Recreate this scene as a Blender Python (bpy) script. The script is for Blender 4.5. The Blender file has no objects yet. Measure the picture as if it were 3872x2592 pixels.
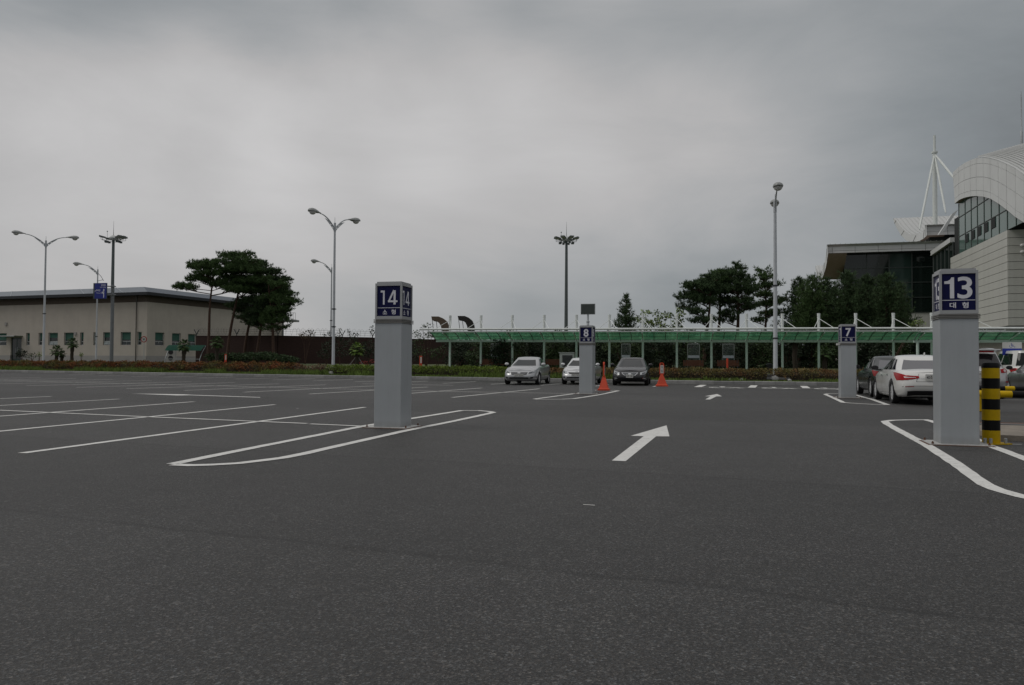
import bpy, bmesh, math, random
import numpy as np
from mathutils import Vector as V, Matrix as M

random.seed(7)
R = math.radians
S = bpy.context.scene
COL = S.collection

# ------------------------------------------------------------------ camera
CAM_H, PITCH, ROLL = 1.15, math.atan(76 / 2953), 0.0062
FPX = 2953.0                                # 18 mm on a 23.6 mm wide sensor, in photograph pixels
camd = bpy.data.cameras.new('camera'); camd.sensor_width = 23.6; camd.lens = 18.0
camd.clip_start = 0.05; camd.clip_end = 6000
cam = bpy.data.objects.new('camera', camd); COL.objects.link(cam)
CM = M.Rotation(math.pi / 2 + PITCH, 4, 'X') @ M.Rotation(ROLL, 4, 'Z')
cam.matrix_world = M.Translation((0, 0, CAM_H)) @ CM
S.camera = cam

# ------------------------------------------------------------------ sky, sun, exposure
SUN_AZ, SUN_EL = R(-92), R(46)              # weak sun behind cloud, from the left
W = bpy.data.worlds.new('World'); S.world = W; W.use_nodes = True
wn, wl = W.node_tree.nodes, W.node_tree.links
wn.clear()
def WN(t, **k):
    n = wn.new(t)
    for a, b in k.items(): setattr(n, a, b)
    return n
def wmath(op, a, b=None, c=None):
    n = WN('ShaderNodeMath', operation=op)
    for i, x in enumerate((a, b, c)):
        if x is None: continue
        if isinstance(x, (int, float)): n.inputs[i].default_value = x
        else: wl.new(x, n.inputs[i])
    return n.outputs[0]
tc = WN('ShaderNodeTexCoord')
sep = WN('ShaderNodeSeparateXYZ'); wl.new(tc.outputs['Generated'], sep.inputs[0])
dx, dy, dz = sep.outputs
zc = wmath('MAXIMUM', dz, 0.0)
den = wmath('ADD', zc, 0.16)
px_, py_ = wmath('DIVIDE', dx, den), wmath('DIVIDE', dy, den)
cmb = WN('ShaderNodeCombineXYZ'); wl.new(px_, cmb.inputs[0]); wl.new(py_, cmb.inputs[1])
def wnoise(scale, detail, dist, off):
    mp = WN('ShaderNodeMapping'); mp.inputs['Location'].default_value = off
    mp.inputs['Scale'].default_value = (1.0, 1.35, 1)
    wl.new(cmb.outputs[0], mp.inputs[0])
    n = WN('ShaderNodeTexNoise'); n.inputs['Scale'].default_value = scale
    n.inputs['Detail'].default_value = detail; n.inputs['Roughness'].default_value = 0.45
    n.inputs['Distortion'].default_value = dist
    wl.new(mp.outputs[0], n.inputs['Vector'])
    return n.outputs[0]
n1 = wnoise(0.55, 4, 0.35, (3.1, 1.7, 0))
bmap = WN('ShaderNodeMapping'); bmap.inputs['Scale'].default_value = (2.3, 2.3, 7.0); wl.new(tc.outputs['Generated'], bmap.inputs[0])
bn = WN('ShaderNodeTexNoise'); bn.inputs['Scale'].default_value = 1.0; bn.inputs['Detail'].default_value = 7; bn.inputs['Roughness'].default_value = .6; bn.inputs['Distortion'].default_value = .5
wl.new(bmap.outputs[0], bn.inputs['Vector']); n2 = bn.outputs[0]
def skydir(px, py):
    d = CM.to_3x3() @ V(((px - 1936) / FPX, -(py - 1296) / FPX, -1)); return d.normalized()
# brightness of the cloud deck as seen in the photograph (row, column, grey), spread over soft banks
SKY = {70: (150, 153, 160, 165, 154, 157, 144), 280: (187, 183, 174, 189, 163, 153, 134), 470: (190, 199, 199, 180, 189, 156, 124),
       670: (188, 195, 190, 197, 186, 163, 138), 880: (181, 183, 183, 178, 166, 150, 138), 1090: (180, 180, 173, 160, 151, 149, 140), 1360: (184, 184, 176, 166, 156, 150, 142)}
SX = (0, 645, 1290, 1936, 2580, 3226, 3800)
BR = math.cos(R(19))
def ss5(x): x = min(max(x, 0), 1); return x * x * x * (x * (6 * x - 15) + 10)
cent = [skydir(x, y) for y in (40, 330, 620, 900, 1200) for x in (-250, 380, 1010, 1640, 2270, 2900, 3530, 4160)]
_ys = sorted(SKY); _fx = np.linspace(-200, 4070, 27)
def sky_at(x, y):
    cols = [np.interp(y, _ys, [SKY[k][i] for k in _ys]) for i in range(7)]; return float(np.interp(x, SX, cols))
smp = [(skydir(x, y), ((sky_at(x, y) / 255 + .055) / 1.055) ** 2.4) for y in range(0, 1361, 85) for x in _fx]
BASE = .36
Am = np.array([[ss5((d.dot(c_) - BR) / (1 - BR)) for c_ in cent] for d, _ in smp]); bv = np.array([v - BASE for _, v in smp])
wts = np.linalg.solve(Am.T @ Am + .05 * np.eye(len(cent)), Am.T @ bv)
nz = WN('ShaderNodeTexNoise'); nz.inputs['Scale'].default_value = 1.0; nz.inputs['Detail'].default_value = 5; nz.inputs['Roughness'].default_value = .6
wl.new(bmap.outputs[0], nz.inputs['Vector'])
nsub = WN('ShaderNodeVectorMath', operation='SUBTRACT'); wl.new(nz.outputs['Color'], nsub.inputs[0]); nsub.inputs[1].default_value = (.5, .5, .5)
nmul = WN('ShaderNodeVectorMath', operation='SCALE'); wl.new(nsub.outputs[0], nmul.inputs[0]); nmul.inputs['Scale'].default_value = .085
nadd = WN('ShaderNodeVectorMath', operation='ADD'); wl.new(nmul.outputs[0], nadd.inputs[0]); wl.new(tc.outputs['Generated'], nadd.inputs[1])
nnor = WN('ShaderNodeVectorMath', operation='NORMALIZE'); wl.new(nadd.outputs[0], nnor.inputs[0])
val = wmath('ADD', BASE, wmath('MULTIPLY', wmath('SUBTRACT', n1, 0.5), 0.03))
val = wmath('ADD', val, wmath('MULTIPLY', wmath('SUBTRACT', n2, 0.5), 0.21))
for c_, w_ in zip(cent, wts):
    if abs(w_) < .004: continue
    dt = WN('ShaderNodeVectorMath', operation='DOT_PRODUCT'); wl.new(nnor.outputs[0], dt.inputs[0]); dt.inputs[1].default_value = c_
    mr = WN('ShaderNodeMapRange', interpolation_type='SMOOTHERSTEP'); wl.new(dt.outputs['Value'], mr.inputs[0])
    mr.inputs[1].default_value = BR; mr.inputs[2].default_value = 1.0; mr.inputs[3].default_value = 0; mr.inputs[4].default_value = float(w_)
    val = wmath('ADD', val, mr.outputs[0])
val = wmath('MAXIMUM', val, 0.2)
# an overcast sky grows brighter towards the zenith
up = WN('ShaderNodeMapRange'); wl.new(dz, up.inputs[0]); up.inputs[1].default_value = 0.40; up.inputs[2].default_value = 1.0
up.inputs[3].default_value = 1.0; up.inputs[4].default_value = 1.9
val = wmath('MULTIPLY', val, up.outputs[0])
tint = WN('ShaderNodeValToRGB')
tint.color_ramp.elements[0].position = 0.26; tint.color_ramp.elements[0].color = (0.925, 1.0, 1.05, 1)
tint.color_ramp.elements[1].position = 0.46; tint.color_ramp.elements[1].color = (1.015, 1.0, 1.0, 1)
wl.new(val, tint.inputs[0])
sky = WN('ShaderNodeTexSky', sky_type='NISHITA', sun_disc=False)
sky.sun_elevation = SUN_EL; sky.sun_rotation = SUN_AZ
bgc = WN('ShaderNodeBackground'); bgs = WN('ShaderNodeBackground'); bgs.inputs[1].default_value = 0.08
wl.new(tint.outputs[0], bgc.inputs[0]); wl.new(val, bgc.inputs[1]); wl.new(sky.outputs[0], bgs.inputs[0])
mixw = WN('ShaderNodeMixShader'); mixw.inputs[0].default_value = 0.97     # closed cloud cover over the clear sky
wl.new(bgs.outputs[0], mixw.inputs[1]); wl.new(bgc.outputs[0], mixw.inputs[2])
wo = WN('ShaderNodeOutputWorld'); wl.new(mixw.outputs[0], wo.inputs[0])

sund = bpy.data.lights.new('sun', 'SUN'); sund.energy = 0.9; sund.angle = R(30); sund.color = (1, .96, .9)
sun = bpy.data.objects.new('sun', sund); COL.objects.link(sun)
sdir = V((math.sin(SUN_AZ) * math.cos(SUN_EL), math.cos(SUN_AZ) * math.cos(SUN_EL), math.sin(SUN_EL)))
sun.rotation_euler = sdir.to_track_quat('Z', 'Y').to_euler(); sun.location = (0, 0, 60)
S.view_settings.view_transform = 'Standard'; S.view_settings.look = 'None'
S.view_settings.exposure = 0.0; S.view_settings.gamma = 1.0
S.cycles.use_denoising = True
S.cycles.max_bounces = 6; S.cycles.transparent_max_bounces = 12

# ------------------------------------------------------------------ layout helpers
def ray(px, py):
    return CM.to_3x3() @ V(((px - 1936) / FPX, -(py - 1296) / FPX, -1))
def G(px, py, z=0.0):                       # point of the level z seen at a pixel of the photograph
    r = ray(px, py); t = (z - CAM_H) / r.z; return V((0, 0, CAM_H)) + r * t
def D(px, py, Y):                           # point at distance Y seen at that pixel
    r = ray(px, py); return V((0, 0, CAM_H)) + r * (Y / r.y)
def PLN(px, py, p0, n):                     # point on a wall's plane
    r = ray(px, py); c = V((0, 0, CAM_H)); return c + r * ((p0 - c).dot(n) / r.dot(n))
TH = R(15.9)
A_ = V((math.sin(TH), math.cos(TH), 0))     # the aisles run this way
B_ = V((math.cos(TH), -math.sin(TH), 0))    # and the stall rows this way
ROTB = -TH

# ------------------------------------------------------------------ materials
MATS = {}
def mat(name, col, rough=.6, metal=0.0, var=.12, scale=3.0, bump=0.0, bscale=40, spec=.4, emit=0, coat=0, stretch=None, island=0, trans=0):
    if name in MATS: return MATS[name]
    m = bpy.data.materials.new(name); m.use_nodes = True; MATS[name] = m
    nt = m.node_tree; n, l = nt.nodes, nt.links
    b = n['Principled BSDF']
    b.inputs['Roughness'].default_value = rough; b.inputs['Metallic'].default_value = metal
    b.inputs['Specular IOR Level'].default_value = spec
    if coat: b.inputs['Coat Weight'].default_value = coat; b.inputs['Coat Roughness'].default_value = .08
    t = n.new('ShaderNodeTexCoord'); src = t.outputs['Object']
    if stretch:
        mp = n.new('ShaderNodeMapping'); mp.inputs['Scale'].default_value = stretch; l.new(src, mp.inputs[0]); src = mp.outputs[0]
    no = n.new('ShaderNodeTexNoise'); no.inputs['Scale'].default_value = scale; no.inputs['Detail'].default_value = 6
    no.inputs['Roughness'].default_value = .6
    l.new(src, no.inputs['Vector'])
    r = n.new('ShaderNodeMapRange'); r.inputs[1].default_value = .25; r.inputs[2].default_value = .75
    r.inputs[3].default_value = 1 - var; r.inputs[4].default_value = 1 + var
    l.new(no.outputs[0], r.inputs[0]); fac = r.outputs[0]
    if island:
        g = n.new('ShaderNodeNewGeometry'); r2 = n.new('ShaderNodeMapRange'); r2.inputs[3].default_value = 1 - island; r2.inputs[4].default_value = 1 + island
        l.new(g.outputs['Random Per Island'], r2.inputs[0])
        mm = n.new('ShaderNodeMath'); mm.operation = 'MULTIPLY'; l.new(fac, mm.inputs[0]); l.new(r2.outputs[0], mm.inputs[1]); fac = mm.outputs[0]
    mx = n.new('ShaderNodeVectorMath'); mx.operation = 'SCALE'; mx.inputs[0].default_value = col[:3]
    l.new(fac, mx.inputs['Scale']); l.new(mx.outputs[0], b.inputs['Base Color'])
    if bump:
        nb = n.new('ShaderNodeTexNoise'); nb.inputs['Scale'].default_value = bscale; nb.inputs['Detail'].default_value = 4
        l.new(src, nb.inputs['Vector'])
        bu = n.new('ShaderNodeBump'); bu.inputs['Strength'].default_value = bump; bu.inputs['Distance'].default_value = .02
        l.new(nb.outputs[0], bu.inputs['Height']); l.new(bu.outputs[0], b.inputs['Normal'])
    if trans:
        b.inputs['Transmission Weight'].default_value = trans; b.inputs['IOR'].default_value = 1.1
    return m

def two_tone(name, c1, c2, scale, rough=.8, island=.3, bias=.5):
    m = mat(name, c1, rough, var=.25, scale=6, island=island, spec=.2)
    nt = m.node_tree; n, l = nt.nodes, nt.links
    b = n['Principled BSDF']; src = b.inputs['Base Color'].links[0].from_node
    t = n.new('ShaderNodeTexCoord'); no = n.new('ShaderNodeTexNoise'); no.inputs['Scale'].default_value = scale; no.inputs['Detail'].default_value = 3
    l.new(t.outputs['Object'], no.inputs['Vector'])
    cr = n.new('ShaderNodeValToRGB'); cr.color_ramp.elements[0].position = bias - .12; cr.color_ramp.elements[1].position = bias + .12
    cr.color_ramp.elements[0].color = (*c1, 1); cr.color_ramp.elements[1].color = (*c2, 1)
    l.new(no.outputs[0], cr.inputs[0]); l.new(cr.outputs[0], src.inputs[0])
    return m

def asphalt():
    m = bpy.data.materials.new('asphalt'); m.use_nodes = True; n, l = m.node_tree.nodes, m.node_tree.links
    b = n['Principled BSDF']; b.inputs['Roughness'].default_value = .64; b.inputs['Specular IOR Level'].default_value = .36
    g = n.new('ShaderNodeNewGeometry')
    def mth(op, a, c=None):
        q = n.new('ShaderNodeMath'); q.operation = op
        for i, x in enumerate((a, c)):
            if x is None: continue
            if isinstance(x, (int, float)): q.inputs[i].default_value = x
            else: l.new(x, q.inputs[i])
        return q.outputs[0]
    def noise(sc, det=3, rough=.5, vec=None, w=None):
        q = n.new('ShaderNodeTexNoise'); q.inputs['Scale'].default_value = sc; q.inputs['Detail'].default_value = det; q.inputs['Roughness'].default_value = rough
        l.new(vec or g.outputs['Position'], q.inputs['Vector']); return q.outputs[0]
    def mr(x, a, c, d, e):
        q = n.new('ShaderNodeMapRange'); q.inputs[1].default_value = a; q.inputs[2].default_value = c; q.inputs[3].default_value = d; q.inputs[4].default_value = e
        l.new(x, q.inputs[0]); return q.outputs[0]
    # aggregate: each stone its own grey, some pale or rusty
    vo = n.new('ShaderNodeTexVoronoi'); vo.inputs['Scale'].default_value = 130; l.new(g.outputs['Position'], vo.inputs['Vector'])
    vs = n.new('ShaderNodeSeparateXYZ'); l.new(vo.outputs['Color'], vs.inputs[0])
    vo2 = n.new('ShaderNodeTexVoronoi'); vo2.inputs['Scale'].default_value = 70; l.new(g.outputs['Position'], vo2.inputs['Vector'])
    vs2 = n.new('ShaderNodeSeparateXYZ'); l.new(vo2.outputs['Color'], vs2.inputs[0])
    stone = mth('ADD', mr(vs.outputs[0], 0, 1, .45, 1.3), mth('ADD', mr(vs.outputs[1], .82, 1, 0, 1.9), mr(vs2.outputs[0], .86, 1, 0, 1.5)))
    pits = mr(noise(60, 3, .7), .35, .6, .6, 1.12)
    big = mr(noise(.22, 4, .6), .3, .7, .84, 1.15)
    mid = mr(noise(2.2, 4, .65), .3, .7, .9, 1.1)
    # paving lanes laid along the stall rows, with dark joints between them
    vr = n.new('ShaderNodeVectorRotate'); vr.rotation_type = 'Z_AXIS'; vr.inputs['Angle'].default_value = TH + R(6)
    l.new(g.outputs['Position'], vr.inputs['Vector'])
    sx = n.new('ShaderNodeSeparateXYZ'); l.new(vr.outputs[0], sx.inputs[0])
    wob = mth('MULTIPLY', mth('SUBTRACT', noise(.6, 3), .5), .35)
    yy = mth('DIVIDE', mth('ADD', mth('ADD', sx.outputs[1], wob), -.135), 4.0)
    lane = mth('FLOOR', yy); fr = mth('FRACT', yy)
    wn_ = n.new('ShaderNodeTexWhiteNoise'); wn_.noise_dimensions = '1D'; l.new(lane, wn_.inputs['W'])
    lanec = mr(wn_.outputs[0], 0, 1, .87, 1.12)
    jd = mth('ABSOLUTE', mth('SUBTRACT', fr, .5))
    brk = mr(noise(1.3, 3, .7), .35, .62, .55, 1)
    joint = mth('SUBTRACT', 1, mth('MULTIPLY', mr(jd, .486, .499, 0, .40), brk))
    stain = mr(noise(.9, 5, .7), .62, .78, 1, .72); pale = mr(noise(.45, 6, .7), .60, .80, 1, 1.22)
    f = stone
    for x in (pits, big, mid, lanec, joint, stain, pale): f = mth('MULTIPLY', f, x)
    hue = n.new('ShaderNodeValToRGB'); hue.color_ramp.elements[0].color = (.93, 1.0, 1.06, 1); hue.color_ramp.elements[1].color = (1.10, 1.0, .90, 1)
    l.new(vs.outputs[2], hue.inputs[0])
    sc = n.new('ShaderNodeVectorMath'); sc.operation = 'SCALE'; l.new(hue.outputs[0], sc.inputs[0]); l.new(mth('MULTIPLY', f, .0375), sc.inputs['Scale'])
    l.new(sc.outputs[0], b.inputs['Base Color'])
    bu = n.new('ShaderNodeBump'); bu.inputs['Strength'].default_value = .55; bu.inputs['Distance'].default_value = .006
    l.new(vo.outputs['Distance'], bu.inputs['Height']); l.new(bu.outputs[0], b.inputs['Normal'])
    return m

def paint():                                # worn thermoplastic road paint
    m = mat('road_paint', (.62, .62, .60), .75, var=.10, scale=5, bump=.15, bscale=120, spec=.25)
    n, l = m.node_tree.nodes, m.node_tree.links; b = n['Principled BSDF']
    src = b.inputs['Base Color'].links[0].from_socket
    g = n.new('ShaderNodeNewGeometry'); no = n.new('ShaderNodeTexNoise'); no.inputs['Scale'].default_value = 9; no.inputs['Detail'].default_value = 9; no.inputs['Roughness'].default_value = .75
    l.new(g.outputs['Position'], no.inputs['Vector'])
    r = n.new('ShaderNodeMapRange'); r.inputs[1].default_value = .54; r.inputs[2].default_value = .72; r.inputs[3].default_value = 0; r.inputs[4].default_value = .72
    l.new(no.outputs[0], r.inputs[0])
    mx = n.new('ShaderNodeMix'); mx.data_type = 'RGBA'; l.new(r.outputs[0], mx.inputs['Factor'])
    l.new(src, mx.inputs['A']); mx.inputs['B'].default_value = (.09, .085, .08, 1)
    l.new(mx.outputs['Result'], b.inputs['Base Color'])
    return m

def glassy(name, col, rough=.05, alpha=1.0):
    m = bpy.data.materials.new(name); m.use_nodes = True; MATS[name] = m
    n, l = m.node_tree.nodes, m.node_tree.links; b = n['Principled BSDF']
    t = n.new('ShaderNodeTexCoord'); no = n.new('ShaderNodeTexNoise'); no.inputs['Scale'].default_value = .7; l.new(t.outputs['Object'], no.inputs[0])
    r = n.new('ShaderNodeMapRange'); r.inputs[3].default_value = .8; r.inputs[4].default_value = 1.2; l.new(no.outputs[0], r.inputs[0])
    mx = n.new('ShaderNodeVectorMath'); mx.operation = 'SCALE'; mx.inputs[0].default_value = col; l.new(r.outputs[0], mx.inputs['Scale'])
    l.new(mx.outputs[0], b.inputs['Base Color'])
    b.inputs['Roughness'].default_value = rough; b.inputs['Specular IOR Level'].default_value = .5
    b.inputs['Alpha'].default_value = alpha
    return m

def green_sheet():                          # green polycarbonate: lets light through
    m = bpy.data.materials.new('green_polycarbonate'); m.use_nodes = True; n, l = m.node_tree.nodes, m.node_tree.links
    n.clear(); o = n.new('ShaderNodeOutputMaterial')
    t = n.new('ShaderNodeTexCoord'); no = n.new('ShaderNodeTexNoise'); no.inputs['Scale'].default_value = 1.6; no.inputs['Detail'].default_value = 5
    l.new(t.outputs['Object'], no.inputs[0])
    cr = n.new('ShaderNodeValToRGB'); cr.color_ramp.elements[0].position = .3; cr.color_ramp.elements[1].position = .7
    cr.color_ramp.elements[0].color = (.022, .115, .060, 1); cr.color_ramp.elements[1].color = (.085, .205, .11, 1)
    l.new(no.outputs[0], cr.inputs[0])
    tl = n.new('ShaderNodeBsdfTranslucent'); l.new(cr.outputs[0], tl.inputs[0])
    tp = n.new('ShaderNodeBsdfTransparent'); tp.inputs[0].default_value = (.18, .46, .27, 1)
    gl = n.new('ShaderNodeBsdfGlossy'); gl.inputs['Roughness'].default_value = .12
    m1 = n.new('ShaderNodeMixShader'); m1.inputs[0].default_value = .30; l.new(tl.outputs[0], m1.inputs[1]); l.new(tp.outputs[0], m1.inputs[2])
    fr = n.new('ShaderNodeFresnel'); fr.inputs[0].default_value = 1.4
    m2 = n.new('ShaderNodeMixShader'); l.new(fr.outputs[0], m2.inputs[0]); l.new(m1.outputs[0], m2.inputs[1]); l.new(gl.outputs[0], m2.inputs[2])
    l.new(m2.outputs[0], o.inputs[0]); MATS['green_sheet'] = m
    return m

ASPH = asphalt(); PAINT = paint(); GREEN = green_sheet()
WHITE_STEEL = mat('white_steel', (.62, .65, .63), .45, var=.08)
POST_STEEL = mat('pale_green_steel', (.50, .60, .54), .5, var=.08)
GALV = mat('galvanised', (.36, .38, .39), .45, .35, var=.08)
GREYPOLE = mat('grey_pole', (.42, .44, .46), .45, .1, var=.08)
DARKSTEEL = mat('dark_steel', (.05, .055, .06), .5, .3)
BLACK = mat('black_plastic', (.012, .012, .013), .45)
RUBBER = mat('rubber', (.014, .014, .015), .85)
CONC = mat('concrete_kerb', (.155, .155, .155), .85, var=.22, scale=5, bump=.3)
SHAFT = mat('pillar_sheet', (.355, .376, .392), .42, .15, var=.05, scale=2)
def weather(m, scale, strength, foot=None):
    n, l = m.node_tree.nodes, m.node_tree.links; b = n['Principled BSDF']; src = b.inputs['Base Color'].links[0].from_socket
    t = n.new('ShaderNodeTexCoord'); mp = n.new('ShaderNodeMapping'); mp.inputs['Scale'].default_value = scale; l.new(t.outputs['Object'], mp.inputs[0])
    no = n.new('ShaderNodeTexNoise'); no.inputs['Scale'].default_value = 1; no.inputs['Detail'].default_value = 7; no.inputs['Roughness'].default_value = .65; l.new(mp.outputs[0], no.inputs['Vector'])
    r = n.new('ShaderNodeMapRange'); r.inputs[1].default_value = .45; r.inputs[2].default_value = .8; r.inputs[3].default_value = 0; r.inputs[4].default_value = strength; l.new(no.outputs[0], r.inputs[0])
    fac = r.outputs[0]
    if foot:                                 # splashed dirt near the ground
        sx = n.new('ShaderNodeSeparateXYZ'); l.new(t.outputs['Object'], sx.inputs[0])
        n2_ = n.new('ShaderNodeTexNoise'); n2_.inputs['Scale'].default_value = 9; n2_.inputs['Detail'].default_value = 6; l.new(t.outputs['Object'], n2_.inputs['Vector'])
        r2 = n.new('ShaderNodeMapRange'); r2.inputs[1].default_value = 0; r2.inputs[2].default_value = foot; r2.inputs[3].default_value = .75; r2.inputs[4].default_value = 0; l.new(sx.outputs[2], r2.inputs[0])
        mm = n.new('ShaderNodeMath'); mm.operation = 'MULTIPLY'; l.new(r2.outputs[0], mm.inputs[0]); l.new(n2_.outputs[0], mm.inputs[1])
        ad = n.new('ShaderNodeMath'); ad.operation = 'ADD'; ad.use_clamp = True; l.new(fac, ad.inputs[0]); l.new(mm.outputs[0], ad.inputs[1]); fac = ad.outputs[0]
    mx = n.new('ShaderNodeMix'); mx.data_type = 'RGBA'; l.new(fac, mx.inputs['Factor']); l.new(src, mx.inputs['A']); mx.inputs['B'].default_value = (.15, .135, .115, 1)
    l.new(mx.outputs['Result'], b.inputs['Base Color'])
weather(SHAFT, (9, 9, .8), .14, .14)
ALU = mat('brushed_frame', (.36, .365, .37), .4, .4, var=.06)
RIDGE = mat('ridge_trim', (.19, .185, .175), .5, .3, var=.15)
BLUE = mat('sign_blue', (.0045, .006, .050), .5, var=.10, scale=2, spec=.15)
LETTER = mat('sign_white', (.62, .62, .66), .5, var=.05)
RUST = mat('rust', (.10, .045, .025), .9, var=.4, scale=12)
BEIGE = mat('beige_render', (.415, .38, .335), .85, var=.07, scale=.8, bump=.08)
weather(BEIGE, (.9, .9, .12), .16)
PLINTH = mat('grey_plinth', (.29, .28, .27), .85, var=.08, scale=1)
ROOFBLUE = mat('roof_bluegrey', (.105, .125, .15), .5, .2, var=.12, scale=.6)
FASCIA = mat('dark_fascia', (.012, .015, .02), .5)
PANELW = mat('white_cladding', (.575, .585, .575), .4, .1, var=.05, scale=.5)
PANELB = mat('beige_cladding', (.50, .50, .46), .45, .05, var=.05, scale=.5, stretch=(1, 1, .25))
SOFFIT = mat('soffit', (.34, .25, .21), .7, var=.10)
JOINT = mat('joint', (.06, .06, .06), .9)
weather(PANELB, (1.2, 1.2, .15), .14); weather(PANELW, (1.0, 1.0, .3), .12)
METROOF = mat('ribbed_metal', (.50, .51, .50), .4, .4, var=.08)
GLASSD = glassy('dark_green_glass', (.010, .017, .014), .06)
GLASSM = glassy('mid_green_glass', (.022, .042, .034), .08)
GLASSG = glassy('arch_glass', (.085, .145, .125), .08)
GLASSW = glassy('window_glass', (.010, .014, .014), .06)
CARGLASS = glassy('car_glass', (.008, .010, .010), .04); CARGLASS.node_tree.nodes['Principled BSDF'].inputs['Specular IOR Level'].default_value = .28
CLEAR = glassy('clear_screen', (.10, .13, .12), .05, .22)
BLIND = mat('green_blind', (.030, .095, .072), .8, var=.10)
BRICK = mat('red_brick', (.034, .017, .014), .9, var=.3, scale=4, stretch=(1, 1, 3))
BARK = mat('pine_bark', (.060, .034, .024), .95, var=.4, scale=8, bump=.5)
BARKD = mat('palm_trunk', (.035, .028, .020), .95, var=.4, scale=14, bump=.6)
PINE = mat('pine_needles', (.062, .105, .036), .75, var=.35, scale=1.2, island=.35, spec=.2)
PINED = mat('dark_needles', (.048, .080, .034), .75, var=.35, scale=1.2, island=.35, spec=.2)
LEAFG = mat('shrub_leaf', (.038, .062, .022), .7, var=.35, scale=1.5, island=.4, spec=.25)
LEAFD = mat('dark_leaf', (.020, .032, .016), .7, var=.35, scale=1.5, island=.4, spec=.25)
LEAFL = mat('light_leaf', (.17, .23, .075), .7, var=.3, scale=1.5, island=.4, spec=.25)
PALML = mat('palm_leaf', (.045, .085, .022), .6, var=.35, scale=3, island=.3, spec=.3)
PALMY = mat('young_palm_leaf', (.10, .16, .025), .6, var=.3, scale=3, island=.3, spec=.3)
HEDGEG = mat('hedge_leaf', (.125, .175, .030), .75, var=.3, scale=2, island=.45, spec=.2)
HEDGER = two_tone('hedge_rust', (.20, .072, .030), (.115, .105, .034), 1.1, island=.45)
HEDGEB = two_tone('hedge_brown', (.165, .092, .042), (.120, .110, .036), 1.3, island=.45)
GRASS = mat('grass_blades', (.12, .175, .040), .8, var=.35, scale=.8, island=.45, spec=.15)
TURF = mat('turf', (.060, .075, .024), .95, var=.35, scale=1.4, bump=.5, bscale=25)
REDLEAF = mat('red_flowers', (.22, .022, .014), .7, var=.3, scale=5, island=.4)
ORANGE = mat('orange_plastic', (.55, .060, .022), .5, var=.12, scale=4)
YELLOW = mat('yellow_paint', (.50, .325, .004), .5, var=.15, scale=6, spec=.15)
BLACKP = mat('black_paint', (.007, .007, .007), .5, var=.3, spec=.15)
WOOD = mat('bench_wood', (.135, .046, .022), .6, var=.2, scale=3, stretch=(.4, 6, 6))
PLATE = mat('plate_white', (.50, .50, .48), .5, var=.05)
TILE = mat('walkway_paving', (.24, .195, .165), .85, var=.2, scale=2)

# ------------------------------------------------------------------ mesh helpers
def wm(o):
    m = o.matrix_basis.copy()
    while o.parent: o = o.parent; m = o.matrix_basis @ m
    return m
def link(name, me, material, parent=None, smooth=False, kind=None):
    o = bpy.data.objects.new(name, me); COL.objects.link(o)
    if material is not None:
        for mm in (material if isinstance(material, (list, tuple)) else [material]): me.materials.append(mm)
    if smooth: me.polygons.foreach_set('use_smooth', [True] * len(me.polygons))
    if parent is not None: o.parent = parent
    if kind: o['kind'] = kind
    return o
def mesh_np(name, verts, faces, material, parent=None, smooth=False, kind=None):
    verts = np.asarray(verts, dtype=np.float32); faces = np.asarray(faces, dtype=np.int32)
    if parent is not None:
        inv = np.array(wm(parent).inverted(), dtype=np.float64)
        verts = (verts @ inv[:3, :3].T + inv[:3, 3]).astype(np.float32)
    me = bpy.data.meshes.new(name); k = faces.shape[1]
    me.vertices.add(len(verts)); me.vertices.foreach_set('co', verts.ravel())
    me.loops.add(faces.size); me.loops.foreach_set('vertex_index', faces.ravel())
    me.polygons.add(len(faces)); me.polygons.foreach_set('loop_start', np.arange(0, faces.size, k, dtype=np.int32))
    me.polygons.foreach_set('loop_total', np.full(len(faces), k, dtype=np.int32))
    me.update(calc_edges=True)
    return link(name, me, material, parent, smooth, kind)
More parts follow.
